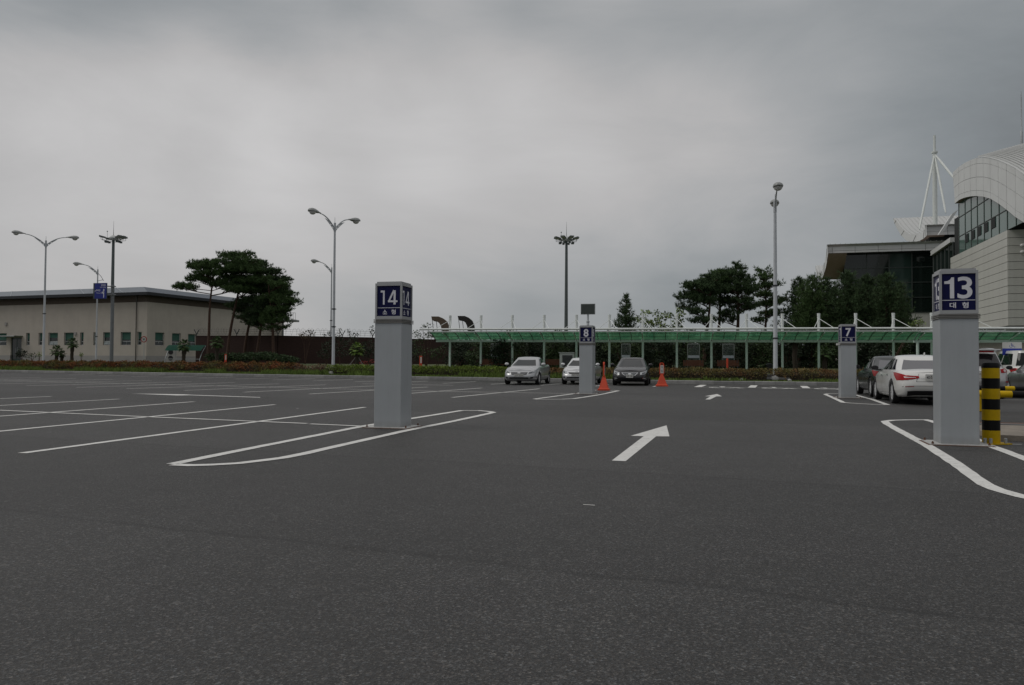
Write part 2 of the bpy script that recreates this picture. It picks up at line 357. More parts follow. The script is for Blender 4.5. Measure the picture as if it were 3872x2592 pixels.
class MB:
    def __init__(s): s.v = []; s.f = []
    def add(s, vs, fs):
        k = len(s.v); s.v += [V(p) for p in vs]; s.f += [[i + k for i in f] for f in fs]; return s
    def obox(s, c, ax, ay, az):             # box from centre and three half-axis vectors
        c, ax, ay, az = V(c), V(ax), V(ay), V(az)
        vs = [c + ax * i + ay * j + az * k for k in (-1, 1) for j in (-1, 1) for i in (-1, 1)]
        return s.add(vs, [(0, 2, 3, 1), (4, 5, 7, 6), (0, 1, 5, 4), (2, 6, 7, 3), (0, 4, 6, 2), (1, 3, 7, 5)])
    def box(s, c, size, rz=0):
        ca, sa = math.cos(rz), math.sin(rz)
        return s.obox(c, V((ca, sa, 0)) * size[0] / 2, V((-sa, ca, 0)) * size[1] / 2, V((0, 0, size[2] / 2)))
    def tube(s, p0, p1, r0, r1=None, n=8, caps=True):
        return s.path([p0, p1], [r0, r0 if r1 is None else r1], n, caps)
    def path(s, pts, rs, n=8, caps=True):
        pts = [V(p) for p in pts]
        if isinstance(rs, (int, float)): rs = [rs] * len(pts)
        rings = []; prev = None
        for i, p in enumerate(pts):
            t = (pts[min(i + 1, len(pts) - 1)] - pts[max(i - 1, 0)])
            t = t.normalized() if t.length > 1e-9 else V((0, 0, 1))
            if prev is None: u = t.cross(V((0, 0, 1)) if abs(t.z) < .9 else V((1, 0, 0))).normalized()
            else: u = (prev - t * prev.dot(t)).normalized()
            prev = u; w = t.cross(u)
            rings.append([p + (u * math.cos(2 * math.pi * j / n) + w * math.sin(2 * math.pi * j / n)) * rs[i] for j in range(n)])
        k = len(s.v); m = len(pts)
        for r in rings: s.v += r
        for i in range(m - 1):
            for j in range(n):
                a, b = k + i * n + j, k + i * n + (j + 1) % n
                s.f.append([a, b, b + n, a + n])
        if caps:
            s.f.append([k + j for j in range(n)][::-1]); s.f.append([k + (m - 1) * n + j for j in range(n)])
        return s
    def lathe(s, prof, c=(0, 0, 0), n=16, axis='Z', caps=True):   # profile of (r, h)
        c = V(c); k = len(s.v)
        for r, h in prof:
            for j in range(n):
                a = 2 * math.pi * j / n
                p = V((r * math.cos(a), r * math.sin(a), h))
                if axis == 'Y': p = V((p.x, p.z, p.y))
                s.v.append(c + p)
        m = len(prof)
        for i in range(m - 1):
            for j in range(n):
                a, b = k + i * n + j, k + i * n + (j + 1) % n
                s.f.append([a, b, b + n, a + n])
        if not caps: return s
        if prof[0][0] > 1e-6: s.f.append([k + j for j in range(n)][::-1])
        if prof[-1][0] > 1e-6: s.f.append([k + (m - 1) * n + j for j in range(n)])
        return s
    def prism(s, poly, vec):                # polygon (3-D points) swept along vec
        poly = [V(p) for p in poly]; vec = V(vec); n = len(poly)
        return s.add(poly + [p + vec for p in poly], [list(range(n))[::-1], [n + i for i in range(n)]] + [[i, (i + 1) % n, n + (i + 1) % n, n + i] for i in range(n)])
    def sheet(s, rows):                     # grid of points
        k = len(s.v); w = len(rows[0])
        for r in rows: s.v += [V(p) for p in r]
        for i in range(len(rows) - 1):
            for j in range(w - 1):
                a = k + i * w + j; s.f.append([a, a + 1, a + 1 + w, a + w])
        return s
    def ball(s, c, r, n=10, m=7):
        c = V(c); rx, ry, rz = r if isinstance(r, (tuple, list)) else (r, r, r); k = len(s.v)
        for i in range(m + 1):
            a = math.pi * i / m
            for j in range(n):
                t = 2 * math.pi * j / n
                s.v.append(c + V((rx * math.sin(a) * math.cos(t), ry * math.sin(a) * math.sin(t), rz * math.cos(a))))
        for i in range(m):
            for j in range(n):
                a, b = k + i * n + j, k + i * n + (j + 1) % n
                s.f.append([a, a + n, b + n, b])
        return s
    def build(s, name, material, parent=None, smooth=False, local=False, kind=None):
        inv = wm(parent).inverted() if (parent is not None and not local) else None
        vs = [inv @ p for p in s.v] if inv else s.v
        me = bpy.data.meshes.new(name); me.from_pydata([tuple(p) for p in vs], [], s.f); me.update()
        o = link(name, me, material, parent, False, kind)
        if smooth:
            me.polygons.foreach_set('use_smooth', [True] * len(me.polygons))
            me.set_sharp_from_angle(angle=R(38))
        return o
def tag(o, label, cat, group=None):
    o['label'] = label; o['category'] = cat
    if group: o['group'] = group
    return o
def thing(name, label, cat, loc=(0, 0, 0), rotz=0, group=None):
    o = bpy.data.objects.new(name, None); COL.objects.link(o); o.empty_display_size = .3
    o.location = loc; o.rotation_euler = (0, 0, rotz)
    o.matrix_basis = M.Translation(V(loc)) @ M.Rotation(rotz, 4, 'Z')
    return tag(o, label, cat, group)
def struct(o): o['kind'] = 'structure'; return o
def copy_tree(o, parent=None):
    c = o.copy(); COL.objects.link(c); c.parent = parent
    for ch in list(o.children): copy_tree(ch, c)
    return c
def text_mesh(s, bold=0.0, res=4):          # lettering as a flat mesh in the xy plane, normalised by its box
    cu = bpy.data.curves.new('lettering', 'FONT'); cu.body = s; cu.offset = bold; cu.resolution_u = res
    ob = bpy.data.objects.new('lettering', cu); COL.objects.link(ob); bpy.context.view_layer.update()
    me = bpy.data.meshes.new_from_object(ob.evaluated_get(bpy.context.evaluated_depsgraph_get()))
    vs = [(v.co.x, v.co.y) for v in me.vertices]; fs = [list(p.vertices) for p in me.polygons]
    bpy.data.objects.remove(ob); bpy.data.curves.remove(cu); bpy.data.meshes.remove(me)
    return vs, fs
def lettering(name, s, o, ux, uz, w, h, material, parent, bold=.02, fit='wh', thick=None):
    """flat letters on a plane: o = centre, ux = reading direction, uz = up"""
    vs, fs = TXT[(s, bold)] if (s, bold) in TXT else TXT.setdefault((s, bold), text_mesh(s, bold))
    xs = [p[0] for p in vs]; ys = [p[1] for p in vs]
    x0, x1, y0, y1 = min(xs), max(xs), min(ys), max(ys)
    sx, sy = w / (x1 - x0), h / (y1 - y0)
    if fit == 'h': sx = sy
    b = MB(); b.add([V(o) + V(ux) * (p[0] - (x0 + x1) / 2) * sx + V(uz) * (p[1] - (y0 + y1) / 2) * sy for p in vs], fs)
    return b.build(name, material, parent)
TXT = {}
def stroke2d(pts, w):                       # thick mitred polyline in 2-D -> quads
    out, P = [], [np.array(p, float) for p in pts]
    L, Rr = [], []
    for i, p in enumerate(P):
        a = P[i] - P[i - 1] if i else P[1] - P[0]
        b = P[i + 1] - P[i] if i < len(P) - 1 else a
        a, b = a / np.linalg.norm(a), b / np.linalg.norm(b)
        na, nb = np.array((-a[1], a[0])), np.array((-b[1], b[0]))
        m = na + nb; m = m / max(np.linalg.norm(m), 1e-6); k = w / 2 / max(m.dot(na), .35)
        L.append(p + m * k); Rr.append(p - m * k)
    vs = L + Rr; n = len(P)
    return vs, [[i, n + i, n + i + 1, i + 1] for i in range(n - 1)]

# ================================================================== GROUND
lot = struct(MB().add([(-3000, -200, 0), (3000, -200, 0), (3000, 5000, 0), (-3000, 5000, 0)], [(0, 1, 2, 3)]).build('parking_lot', ASPH))
NK = V((.36, .933, 0)).normalized()
kp = [G(*p) for p in ((0, 1408), (1000, 1426.5), (1900, 1441), (2700, 1454.5), (3170, 1460))]
kp = [kp[0] + (kp[0] - kp[1]).normalized() * 60] + kp + [kp[-1] + V((9, -3.6, 0)), kp[-1] + V((60, -20, 0))]
_ks = [p.x - p.y * NK.x / NK.y for p in kp]; _ky = [p.y for p in kp]
_zd, _zz = [0, .16, .6, 2, 6, 15, 40, 400], [.2, .2, .22, .42, .55, .85, .97, 1.0]
def dker(x, y): return (y - np.interp(x - y * NK.x / NK.y, _ks, _ky)) / NK.y
def zter(x, y): return float(np.interp(dker(x, y), _zd, _zz))
def kpt(px, d):                             # point a distance d behind the kerb as seen at column px
    best = None
    for Y in np.arange(20, 140, .25):
        p = D(px, 1372, Y); e = abs(dker(p.x, p.y) - d)
        if best is None or e < best[0]: best = (e, p)
    p = best[1]; return V((p.x, p.y, zter(p.x, p.y)))
mb = MB(); rows = []
kfine = []
for a, b in zip(kp, kp[1:]):
    n_ = max(1, int((b - a).length / 4)); kfine += [a.lerp(b, i / n_) for i in range(n_)]
kfine.append(kp[-1])
for d in (.16, .6, 1.2, 2, 4, 6, 15, 60, 400, 3000):
    z = float(np.interp(d, _zd, _zz))
    rows.append([p + NK * d + V((0, 0, z + (random.uniform(-.03, .03) if .5 < d < 10 else 0))) for p in kfine])
verge = struct(mb.sheet(rows).build('grass_verge', TURF, smooth=True))

kerb = struct(MB().sheet([[p + V((0, 0, .0)) + NK * .03 for p in kfine], [p + V((0, 0, .175)) + NK * .03 for p in kfine],
                          [p + V((0, 0, .18)) + NK * .2 for p in kfine]]).build('kerb', JOINT))
def stone_mesh(i):
    b = MB(); L, h = .992, .20 + .004 * (i % 3)
    prof = [(0, 0), (.0, h - .03), (.03, h), (.17, h), (.17, 0)]
    b.prism([(0, y, z) for y, z in prof], (L, 0, 0)); me = bpy.data.meshes.new('kerbstone'); me.from_pydata([tuple(v) for v in b.v], [], b.f)
    me.materials.append(mat('kerbstone_%d' % i, (.20 + .016 * i, .20 + .016 * i, .198 + .015 * i), .85, var=.2, scale=4, bump=.3)); me.update(); return me
SM = [stone_mesh(i) for i in range(5)]
rnd = random.Random(3)
for a, b in zip(kp[:-1], kp[1:]):
    L = (b - a).length; n_ = int(L); dirv = (b - a).normalized(); ang = math.atan2(dirv.y, dirv.x)
    for i in range(n_):
        p = a + dirv * (i * L / n_)
        if not (-62 < p.x < 34): continue
        o = bpy.data.objects.new('kerbstone', SM[rnd.randrange(5)]); COL.objects.link(o); o.parent = kerb
        o.location = (p.x, p.y, rnd.uniform(-.004, .003)); o.rotation_euler = (0, 0, ang + rnd.uniform(-.004, .004)); o.scale = (L / n_, 1, 1)

# ------------------------------------------------------------------ painted markings
def strip(pts, w=.15, name='painted_line', z=.004, ext=0, world=False):
    P = [p if world else G(*p) for p in pts]
    if ext: P[0] = P[0] + (P[0] - P[1]).normalized() * ext
    # finely resampled with slightly ragged edges, as brushed paint has
    Q = []
    for a, b in zip(P, P[1:]):
        k = max(1, int((b - a).length / .22)); Q += [a.lerp(b, i / k) for i in range(k)]
    Q.append(P[-1])
    vs, fs = stroke2d([(p.x, p.y) for p in Q], w)
    n_ = len(Q)
    vs = [(v[0] + rnd.uniform(-.006, .006), v[1] + rnd.uniform(-.006, .006), z) for v in vs]
    return MB().add(vs, fs).build(name, PAINT, lot)
def patch(pts, name, z=.004):
    P = [G(*p) for p in pts]
    return MB().add([(p.x, p.y, z) for p in P], [list(range(len(P)))[::-1]]).build(name, PAINT, lot)
near = [((82, 1715), (1380, 1541), 0), ((0, 1632), (1040, 1531), 3), ((0, 1575), (734, 1520), 5), ((0, 1534.5), (450, 1510), 7), ((0, 1508.6), (194, 1500), 9)]
for a, b, e in near: strip([a, b], .13, ext=e)
strip([(0, 1553), (154, 1560), (510, 1576), (1162, 1603.5)], .12, z=.008, ext=12); strip([(1172, 1605), (1369, 1613.5)], .12, z=.008)
far = [((0, 1431.4), (154, 1428.8)), ((0, 1438.2), (288, 1432)), ((0, 1445.5), (427, 1435.7)), ((0, 1452.3), (572, 1439.5)), ((100, 1459.6), (723, 1444.2)),
       ((288, 1466), (888, 1447.6)), ((478, 1471), (1054, 1452.3)), ((696, 1477.5), (1231, 1456)), ((921, 1484), (1420, 1460)), ((1169, 1491), (1617, 1464.7)),
       ((1440, 1497), (1822, 1468)), ((1709, 1504), (2041, 1471))]
for i, (a, b) in enumerate(far): strip([a, b], .13, ext=6 if i < 4 else 0)
strip([(0, 1438), (213, 1444.6), (640, 1456), (1412, 1475), (1700, 1482), (2186, 1490)], .12, z=.008, ext=20)
for a, b in (((260, 1418.6), (360, 1416)), ((375, 1421.6), (470, 1419)), ((497, 1424.6), (600, 1421.5)), ((619, 1427), (740, 1423.6)), ((753, 1430.5), (890, 1426.5)),
             ((890, 1434), (1051, 1429.7)), ((1032, 1437.8), (1190, 1432.7)), ((1184, 1440.8), (1335, 1436)), ((1340, 1444.6), (1500, 1439)), ((1500, 1447.5), (1617, 1442)),
             ((1675, 1450.6), (1800, 1444)), ((1856, 1454), (1960, 1448)), ((2045, 1458), (2120, 1452)), ((2250, 1461), (2300, 1455)), ((2470, 1463), (2500, 1457))):
    strip([a, b], .13)
strip([(1370, 1452), (1715, 1458)], .14)
# lane arrows
patch([(2520.3, 1609.8), (2385, 1649.5), (2434, 1651), (2313.3, 1743.4), (2365.8, 1745.5), (2481, 1651.6), (2531.4, 1651.6)], 'painted_arrow')
patch([(2712, 1491), (2664.5, 1499.5), (2686.6, 1500), (2667, 1511.7), (2685, 1511.7), (2709, 1500), (2730, 1499.8)], 'painted_arrow')
patch([(497, 1489.3), (672, 1496.5), (716, 1495.6), (984, 1504.6), (984, 1503), (722, 1494), (716, 1493.5), (690, 1492.3)], 'painted_arrow')
# outlined islands round the four pillars
strip([(650, 1757), (900, 1706.5), (1378, 1612), (1559, 1583.6), (1745, 1554), (1810, 1554), (1850, 1557.5), (1866, 1561), (1840, 1567), (1711, 1595), (1540, 1629),
       (1327, 1677), (1156, 1716), (1071, 1733), (1002, 1742), (900, 1754), (800, 1759.5), (720, 1761.5), (652, 1758.5)], .15, 'painted_island_outline', z=.006)
strip([(2020, 1510), (2188.7, 1487.5), (2250.6, 1476), (2306, 1477), (2338, 1478.6), (2276, 1492), (2212, 1502.5), (2169.5, 1508.5), (2127, 1510.6), (2022, 1511)], .15, 'painted_island_outline')
strip([(3172, 1489), (3130, 1490), (3120, 1492), (3152.7, 1506), (3188.6, 1523), (3212, 1525), (3300, 1530), (3355, 1531.5), (3300, 1512), (3236, 1495), (3205, 1489.5), (3172, 1489)], .15, 'painted_island_outline')
strip([(3990, 1905), (3872, 1881), (3817, 1866), (3771, 1852.7), (3728, 1834.5), (3681, 1803), (3631.7, 1766.5), (3565, 1723), (3505.6, 1685), (3442.6, 1652),
       (3393, 1625.5), (3355, 1604), (3345, 1594.5), (3372, 1590.5), (3430, 1589), (3500, 1588.5), (3530, 1596), (3640, 1638), (3735, 1685), (3780, 1700), (3872, 1734), (3990, 1780)], .15, 'painted_island_outline')
# accessible bays by the kerb at the right
strip([(2632, 1464.5), (3172, 1470.8), (3330, 1473)], .12)
for a, b in (((2638, 1464.5), (2660, 1456.5)), ((2842, 1466.5), (2852, 1458)), ((3050, 1468.8), (3038, 1460.5)), ((3255, 1472), (3230, 1464))): strip([a, b], .36)
def wheelchair(u0, u1):
    c0 = G(u0, 1468 + (u0 - 2690) * .013); c1 = G(u1, 1468 + (u1 - 2690) * .013); ux = (c1 - c0); w = ux.length; ux.normalize(); uy = V((-ux.y, ux.x, 0))
    def q(x, y): p = c0 + ux * (x * w) + uy * (y * 2.6); return p
    for ln, wd in (([q(.1, .3), q(.3, .12), q(.6, .12), q(.78, .35)], .2), ([q(.45, .9), q(.45, .5), q(.75, .5), q(.9, .15), q(1, .2)], .2), ([q(.46, .68), q(.7, .68)], .16), ([q(.36, .97), q(.54, .97)], .3), ([q(.1, .3), q(.12, .55), q(.3, .66)], .2)):
        strip(ln, wd, 'painted_symbol', world=True)
for a, b in ((2675, 2815), (2880, 3020), (3085, 3225)): wheelchair(a, b)
# lines among the cars on the right
strip([(3290, 1507.5), (3560, 1511)], .1); strip([(3690, 1512), (3872, 1513.5), (4100, 1517)], .1)
strip([(3690, 1528), (3725, 1535.5)], .12)
strip([(3800, 1680.5), (3862, 1682)], .05)

strip([(2205, 1910), (2250, 1913)], .011, 'paint_scuff'); strip([(1122, 1545.5), (1129, 1545)], .07, 'paint_scuff')

# ================================================================== PILLARS
def pillar(px, py, rot, digits, word, label, style, name='number_pillar'):
    c0 = G(px, py); w, H = .50, 2.55
    u, n_ = V((math.cos(rot), -math.sin(rot), 0)), V((math.sin(rot), math.cos(rot), 0))   # along the front, and away
    ctr = c0 + (-u if style == 'L' else u) * (w / 2) + n_ * (w / 2)
    t = thing(name, label, 'pillar', (ctr.x, ctr.y, 0), -rot, 'numbered pillars in the car park')
    h = w / 2; zs, zr = 1.82, 1.895
    b = MB().box((0, 0, .009), (w + .30, w + .16, .018)); b.build('base_plate', mat('base_plate_white', (.42, .42, .41), .7, var=.3, scale=9), t, local=True)
    MB().box((0, 0, .004), (w + .36, w + .22, .008)).build('rust_stain', RUST, t, local=True)
    for sx in (-1, 1):
        for sy in (-1, 1):
            MB().lathe([(.017, .018), (.017, .04), (.010, .042), (.010, .055)], (sx * (h + .11), sy * (h + .04), 0), 6).build('bolt', RUST, t, local=True)
    sh = MB(); ch = .006
    sh.prism([(-h + ch, -h, .018), (h - ch, -h, .018), (h, -h + ch, .018), (h, h - ch, .018), (h - ch, h, .018), (-h + ch, h, .018), (-h, h - ch, .018), (-h, -h + ch, .018)], (0, 0, zs - .018))
    sh.build('shaft', SHAFT, t, local=True)
    for i in range(3):
        z = zs + .014 + i * .024; e = h + .018
        MB().prism([(-e, -e, z - .008), (e, -e, z - .008), (e, e, z - .008), (-e, e, z - .008)], (0, 0, .014)).build('ridge', RIDGE, t, local=True)
    MB().box((0, 0, (zs + zr) / 2 + .001), (w - .02, w - .02, zr - zs - .001)).build('collar', RIDGE, t, local=True)
    # lantern-like head: frame bars round four recessed blue panels
    f = MB(); bw = .032; zt = H - .03
    for sx in (-1, 1):
        for sy in (-1, 1): f.box((sx * (h - bw / 2), sy * (h - bw / 2), (zr + zt) / 2), (bw, bw, zt - zr))
    for z, hh in ((zr + .026, .052), (zt - .022, .044)):
        for s_ in (-1, 1):
            f.box((0, s_ * (h - bw / 2), z), (w - 2 * bw, bw - .003, hh)); f.box((s_ * (h - bw / 2), 0, z), (bw - .003, w - 2 * bw, hh))
    f.build('head_frame', ALU, t, local=True)
    MB().box((0, 0, H - .015), (w - .045, w - .045, .03)).build('cap', ALU, t, local=True)
    for sz_ in (.62, 1.22):                     # joints of the sheet cladding
        MB().box((0, 0, sz_), (w + .002, w + .002, .003)).build('sheet_joint', mat('sheet_joint', (.16, .165, .17), .7), t, local=True) if False else None
    for k in range(4):
        a = -math.pi / 2 + k * math.pi / 2; nn = V((math.cos(a), math.sin(a), 0)); ux = V((-math.sin(a), math.cos(a), 0)); uz = V((0, 0, 1))
        zc = (zr + zt) / 2; pw, ph = w - 2 * bw, zt - zr - .096
        zp0 = zr + .052; ph = zt - .044 - zp0; zc = zp0 + ph / 2
        p = MB().obox(nn * (h - .030) + uz * zc, ux * (pw / 2), nn * .006, uz * (ph / 2)).build('sign_panel', BLUE, t, local=True)
        o = nn * (h - .0225)
        zl = zp0 + ph * .275
        MB().obox(o + uz * zl, ux * (pw / 2 - .002), nn * .001, uz * .0045).build('divider', LETTER, p, local=True)
        L2 = M.Translation((0, 0, 0))
        def put(nm, s, cx, cz, ww, hh, bold):
            vs, fs = TXT[(s, bold)] if (s, bold) in TXT else TXT.setdefault((s, bold), text_mesh(s, bold))
            xs = [q[0] for q in vs]; ys = [q[1] for q in vs]; x0, x1, y0, y1 = min(xs), max(xs), min(ys), max(ys)
            MB().add([o + ux * (cx + ((q[0] - x0) / (x1 - x0) - .5) * ww) + uz * (cz + ((q[1] - y0) / (y1 - y0) - .5) * hh) for q in vs], fs).build(nm, LETTER, p, local=True)
        def strokes(nm, lines, cx, cz, ww, hh):
            b2 = MB()
            for i_, (pts, wd) in enumerate(lines):
                vs, fs = stroke2d(pts, wd); b2.add([o + nn * (.0004 * i_) + ux * (cx + (q[0] - .5) * ww) + uz * (cz + (q[1] - .5) * hh) for q in vs], fs)
            b2.build(nm, LETTER, p, local=True)
        zd = zl + (zp0 + ph - zl) * .47; dh = ph * .465
        if digits == '14':
            k_ = dh
            strokes('digit', [([(.12, .93), (.70, .93)], .14), ([(.70, 1), (.70, 0)], .30)], -pw * .27, zd, k_ * .42, k_)
            strokes('digit', [([(.62, 1), (.10, .24)], .17), ([(.0, .225), (1, .225)], .13), ([(.70, 1), (.70, 0)], .22)], pw * .16, zd, k_ * .72, k_)
        elif digits == '13':
            hh_ = dh * 1.24; one = [(.24, 0), (.42, 0), (.42, 1), (.30, 1), (.26, .90), (.15, .83), (0, .81), (0, .69), (.24, .69)]
            MB().add([o + ux * (-pw * .42 + q[0] * hh_) + uz * (zd + (q[1] - .5) * hh_) for q in one], [[0, 1, 2, 3, 4, 5, 8], [5, 6, 7, 8]]).build('digit', LETTER, p, local=True)
            put('digit', '3', pw * .19, zd, dh * .78, dh * 1.30, .014)
        else: put('digit', digits, 0, zd, dh * .74, dh * 1.18, .025)
        zk = zp0 + (zl - zp0) * .5
        put('lettering', word[0], -pw * .17, zk, ph * .155, ph * .15, .02); put('lettering', word[1], pw * .20, zk, ph * .155, ph * .165, .02)
    return t
P14 = pillar(1514.8, 1621.4, R(14.2), '14', '소형', 'grey square pillar with blue head reading 14, in the long outlined island', 'L')
P13 = pillar(3556.7, 1683, R(17.7), '13', '대형', 'grey square pillar with blue head reading 13, beside the striped bollard', 'R')
P8 = pillar(2239.7, 1491.6, R(18), '8', '소형', 'grey square pillar with blue head reading 8, carrying a dark panel', 'L')
P7 = pillar(3180, 1505.6, R(13.5), '7', '소형', 'grey square pillar with blue head reading 7, near the dark sedan', 'R')
# small sensor box on the side of pillar 7
MB().box((-.31, -.12, 1.86), (.12, .14, .07)).build('sensor_box', PLATE, P7, local=True)
# display panel on pillar 8
c = wm(P8).translation
dp = thing('display_panel', 'dark rectangular display panel on a short pole above pillar 8', 'display', (c.x + .02, c.y, 2.55), ROTB)
MB().lathe([(.05, 0), (.05, .10), (.035, .12), (.035, .42)], (0, 0, 0), 12).build('pole', GALV, dp, True, local=True)
MB().lathe([(.055, .11), (.06, .13), (.06, .16), (.055, .18)], (0, 0, 0), 12).build('clamp', GALV, dp, True, local=True)
MB().box((0, 0, .62), (.54, .07, .40)).build('housing', mat('display_housing', (.40, .41, .41), .5), dp, local=True)
MB().box((0, -.037, .62), (.51, .01, .37)).build('screen', mat('display_screen', (.045, .055, .05), .35, stretch=(60, 1, 1), var=.25), dp, local=True)

# ================================================================== BOLLARD, PIPE BARRIERS, CONES, ISLAND
p = G(3764, 1681); bo = thing('striped_bollard', 'thick yellow and black banded steel bollard beside pillar 13', 'bollard', (p.x, p.y + .1, 0))
r, Hb = .118, 1.20
MB().box((0, 0, .008), (.40, .34, .016), .2).build('base_plate', YELLOW, bo, local=True)
edges = [.016, .20, .35, .505, .66, .81, .965, 1.115]
for i, (a, b) in enumerate(zip(edges, edges[1:])):
    MB().lathe([(r, a), (r, b)], (0, 0, 0), 28).build('band', YELLOW if i % 2 == 0 else BLACKP, bo, True, local=True)
MB().lathe([(r + .002, 1.115), (r + .003, 1.16), (r * .9, 1.19), (r * .6, 1.205), (0, 1.21)], (0, 0, 0), 28).build('cap', BLACKP, bo, True, local=True)
for x, y in ((-.15, -.10), (-.09, -.135), (.15, -.10), (-.15, .1)):
    MB().lathe([(.022, .016), (.022, .085), (.015, .09), (0, .09)], (x, y, 0), 8).build('bolt', GALV, bo, True, local=True)
def pipe_barrier(px, Y, z, r, L, label, ph):
    p = D(px, 1372, Y); t = thing('pipe_barrier', label, 'barrier', (p.x, p.y, 0), ROTB, 'low striped pipe barriers')
    seg = .27; x = 0; i = ph
    while x < L - .01:
        e = min(x + seg, L)
        MB().tube((x, 0, z), (e, 0, z), r, n=18, caps=(x == 0 or e == L)).build('stripe', YELLOW if i % 2 == 0 else BLACKP, t, True, local=True); x = e; i += 1
    for xx in (.09, L - .09):
        MB().tube((xx, 0, 0), (xx, 0, z - r * .6), r * .8, n=14).build('leg', YELLOW, t, True, local=True)
        MB().box((xx, 0, .006), (.26, .26, .012)).build('foot', BLACKP, t, local=True)
pipe_barrier(3690, 25.2, .42, .078, 3.4, 'far low pipe barrier striped yellow and black in front of silver SUV', 1)
pipe_barrier(3685, 19.6, .44, .088, 3.0, 'near low pipe barrier striped yellow and black behind striped bollard', 0)

def cone(px, py, label, rot=0, paper=True):
    p = G(px, py); t = thing('cone_sign', label, 'cone', (p.x, p.y, 0), rot, 'orange cone signs')
    b = MB().prism([(-.29, -.24, 0), (.29, -.24, 0), (.29, .24, 0), (-.29, .24, 0)], (0, 0, .06)); b.build('base', ORANGE, t, local=True)
    def frus(z0, z1, a0, b0, a1, b1):
        return MB().add([(-a0, -b0, z0), (a0, -b0, z0), (a0, b0, z0), (-a0, b0, z0), (-a1, -b1, z1), (a1, -b1, z1), (a1, b1, z1), (-a1, b1, z1)],
                        [(0, 3, 2, 1), (4, 5, 6, 7), (0, 1, 5, 4), (1, 2, 6, 5), (2, 3, 7, 6), (3, 0, 4, 7)])
    frus(.06, .10, .27, .22, .24, .19).build('base_step', ORANGE, t, local=True)
    frus(.10, .60, .235, .185, .055, .05).build('body', ORANGE, t, local=True)
    # paddle with handle opening
    hw = .115; oz = .60
    ring = [(-hw, oz), (-hw, 1.10), (-hw * .8, 1.17), (-hw * .4, 1.20), (hw * .4, 1.20), (hw * .8, 1.17), (hw, 1.10), (hw, oz)]
    hole = [(-hw * .55, 1.09), (-hw * .5, 1.13), (-hw * .25, 1.155), (hw * .25, 1.155), (hw * .5, 1.13), (hw * .55, 1.09)]
    m_ = MB()
    for s_ in (-1, 1):
        y = .03 * s_
        for part in ([(-hw, oz), (hw, oz), (hw, 1.09), (-hw, 1.09)],):
            m_.add([(x, y, z) for x, z in part], [(0, 1, 2, 3) if s_ < 0 else (3, 2, 1, 0)])
        n1_ = [(-hw, 1.09)] + ring[1:4]; out = [(-hw, 1.09), (-hw, 1.10), (-hw * .8, 1.17), (-hw * .4, 1.20), (hw * .4, 1.20), (hw * .8, 1.17), (hw, 1.10), (hw, 1.09)]
        inn = [(-hw * .55, 1.09), (-hw * .53, 1.10), (-hw * .5, 1.13), (-hw * .25, 1.155), (hw * .25, 1.155), (hw * .5, 1.13), (hw * .53, 1.10), (hw * .55, 1.09)]
        for i in range(7):
            q = [out[i], out[i + 1], inn[i + 1], inn[i]]; m_.add([(x, y, z) for x, z in q], [(0, 1, 2, 3) if s_ > 0 else (3, 2, 1, 0)])
    out2 = [(hw, oz)] + [(-hw, oz)] + ring[1:-1] + [(hw, oz)]
    for a, b in zip(out2, out2[1:]): m_.add([(a[0], -.03, a[1]), (b[0], -.03, b[1]), (b[0], .03, b[1]), (a[0], .03, a[1])], [(0, 1, 2, 3)])
    for a, b in zip(hole + [hole[0]], (hole + [hole[0]])[1:]): m_.add([(a[0], -.03, a[1]), (b[0], -.03, b[1]), (b[0], .03, b[1]), (a[0], .03, a[1])], [(3, 2, 1, 0)])
    m_.build('paddle', ORANGE, t, local=True)
    if paper:
        pp = MB().box((0, -.034, .86), (.165, .004, .40)).build('notice', PLATE, t, local=True)
        for (s, z, w_, h_) in (('사', .97, .10, .10), ('용금지', .80, .12, .045), ('주차장', .74, .12, .045)):
            vs, fs = TXT.setdefault((s, .01), text_mesh(s, .01)) if (s, .01) not in TXT else TXT[(s, .01)]
            xs = [q[0] for q in vs]; ys = [q[1] for q in vs]; x0, x1, y0, y1 = min(xs), max(xs), min(ys), max(ys)
            MB().add([(((q[0] - x0) / (x1 - x0) - .5) * w_, -.0375, z + ((q[1] - y0) / (y1 - y0) - .5) * h_) for q in vs], fs).build('lettering', BLACK, pp, local=True)
    return t
cone(2283.5, 1476.5, 'orange cone sign seen edge on, between white compact car and black sedan', R(78), True)
cone(2502.5, 1461.5, 'orange cone sign with white notice facing the camera, right of black sedan', R(-4))

# traffic island of old concrete at the lower right
p0 = G(3768, 1668); isl = thing('traffic_island', 'low worn concrete traffic island with rusty steel edge, right of the bollard', 'traffic island', (p0.x, p0.y, 0), ROTB)
MB().prism([(-.05, .1, 0), (3.4, -.55, 0), (3.4, 2.3, 0), (.45, 2.4, 0), (.1, 1.7, 0)], (0, 0, .085)).build('slab', mat('sandy_concrete', (.21, .185, .155), .9, var=.3, scale=3, bump=.4), isl, local=True)
MB().prism([(.3, 2.42, 0), (3.4, 2.42, 0), (3.4, 2.62, 0), (.3, 2.62, 0)], (0, 0, .10)).build('curb', CONC, isl, local=True)
MB().box((1.85, 2.76, .05), (3.1, .22, .10)).build('steel_edge', RUST, isl, local=True)

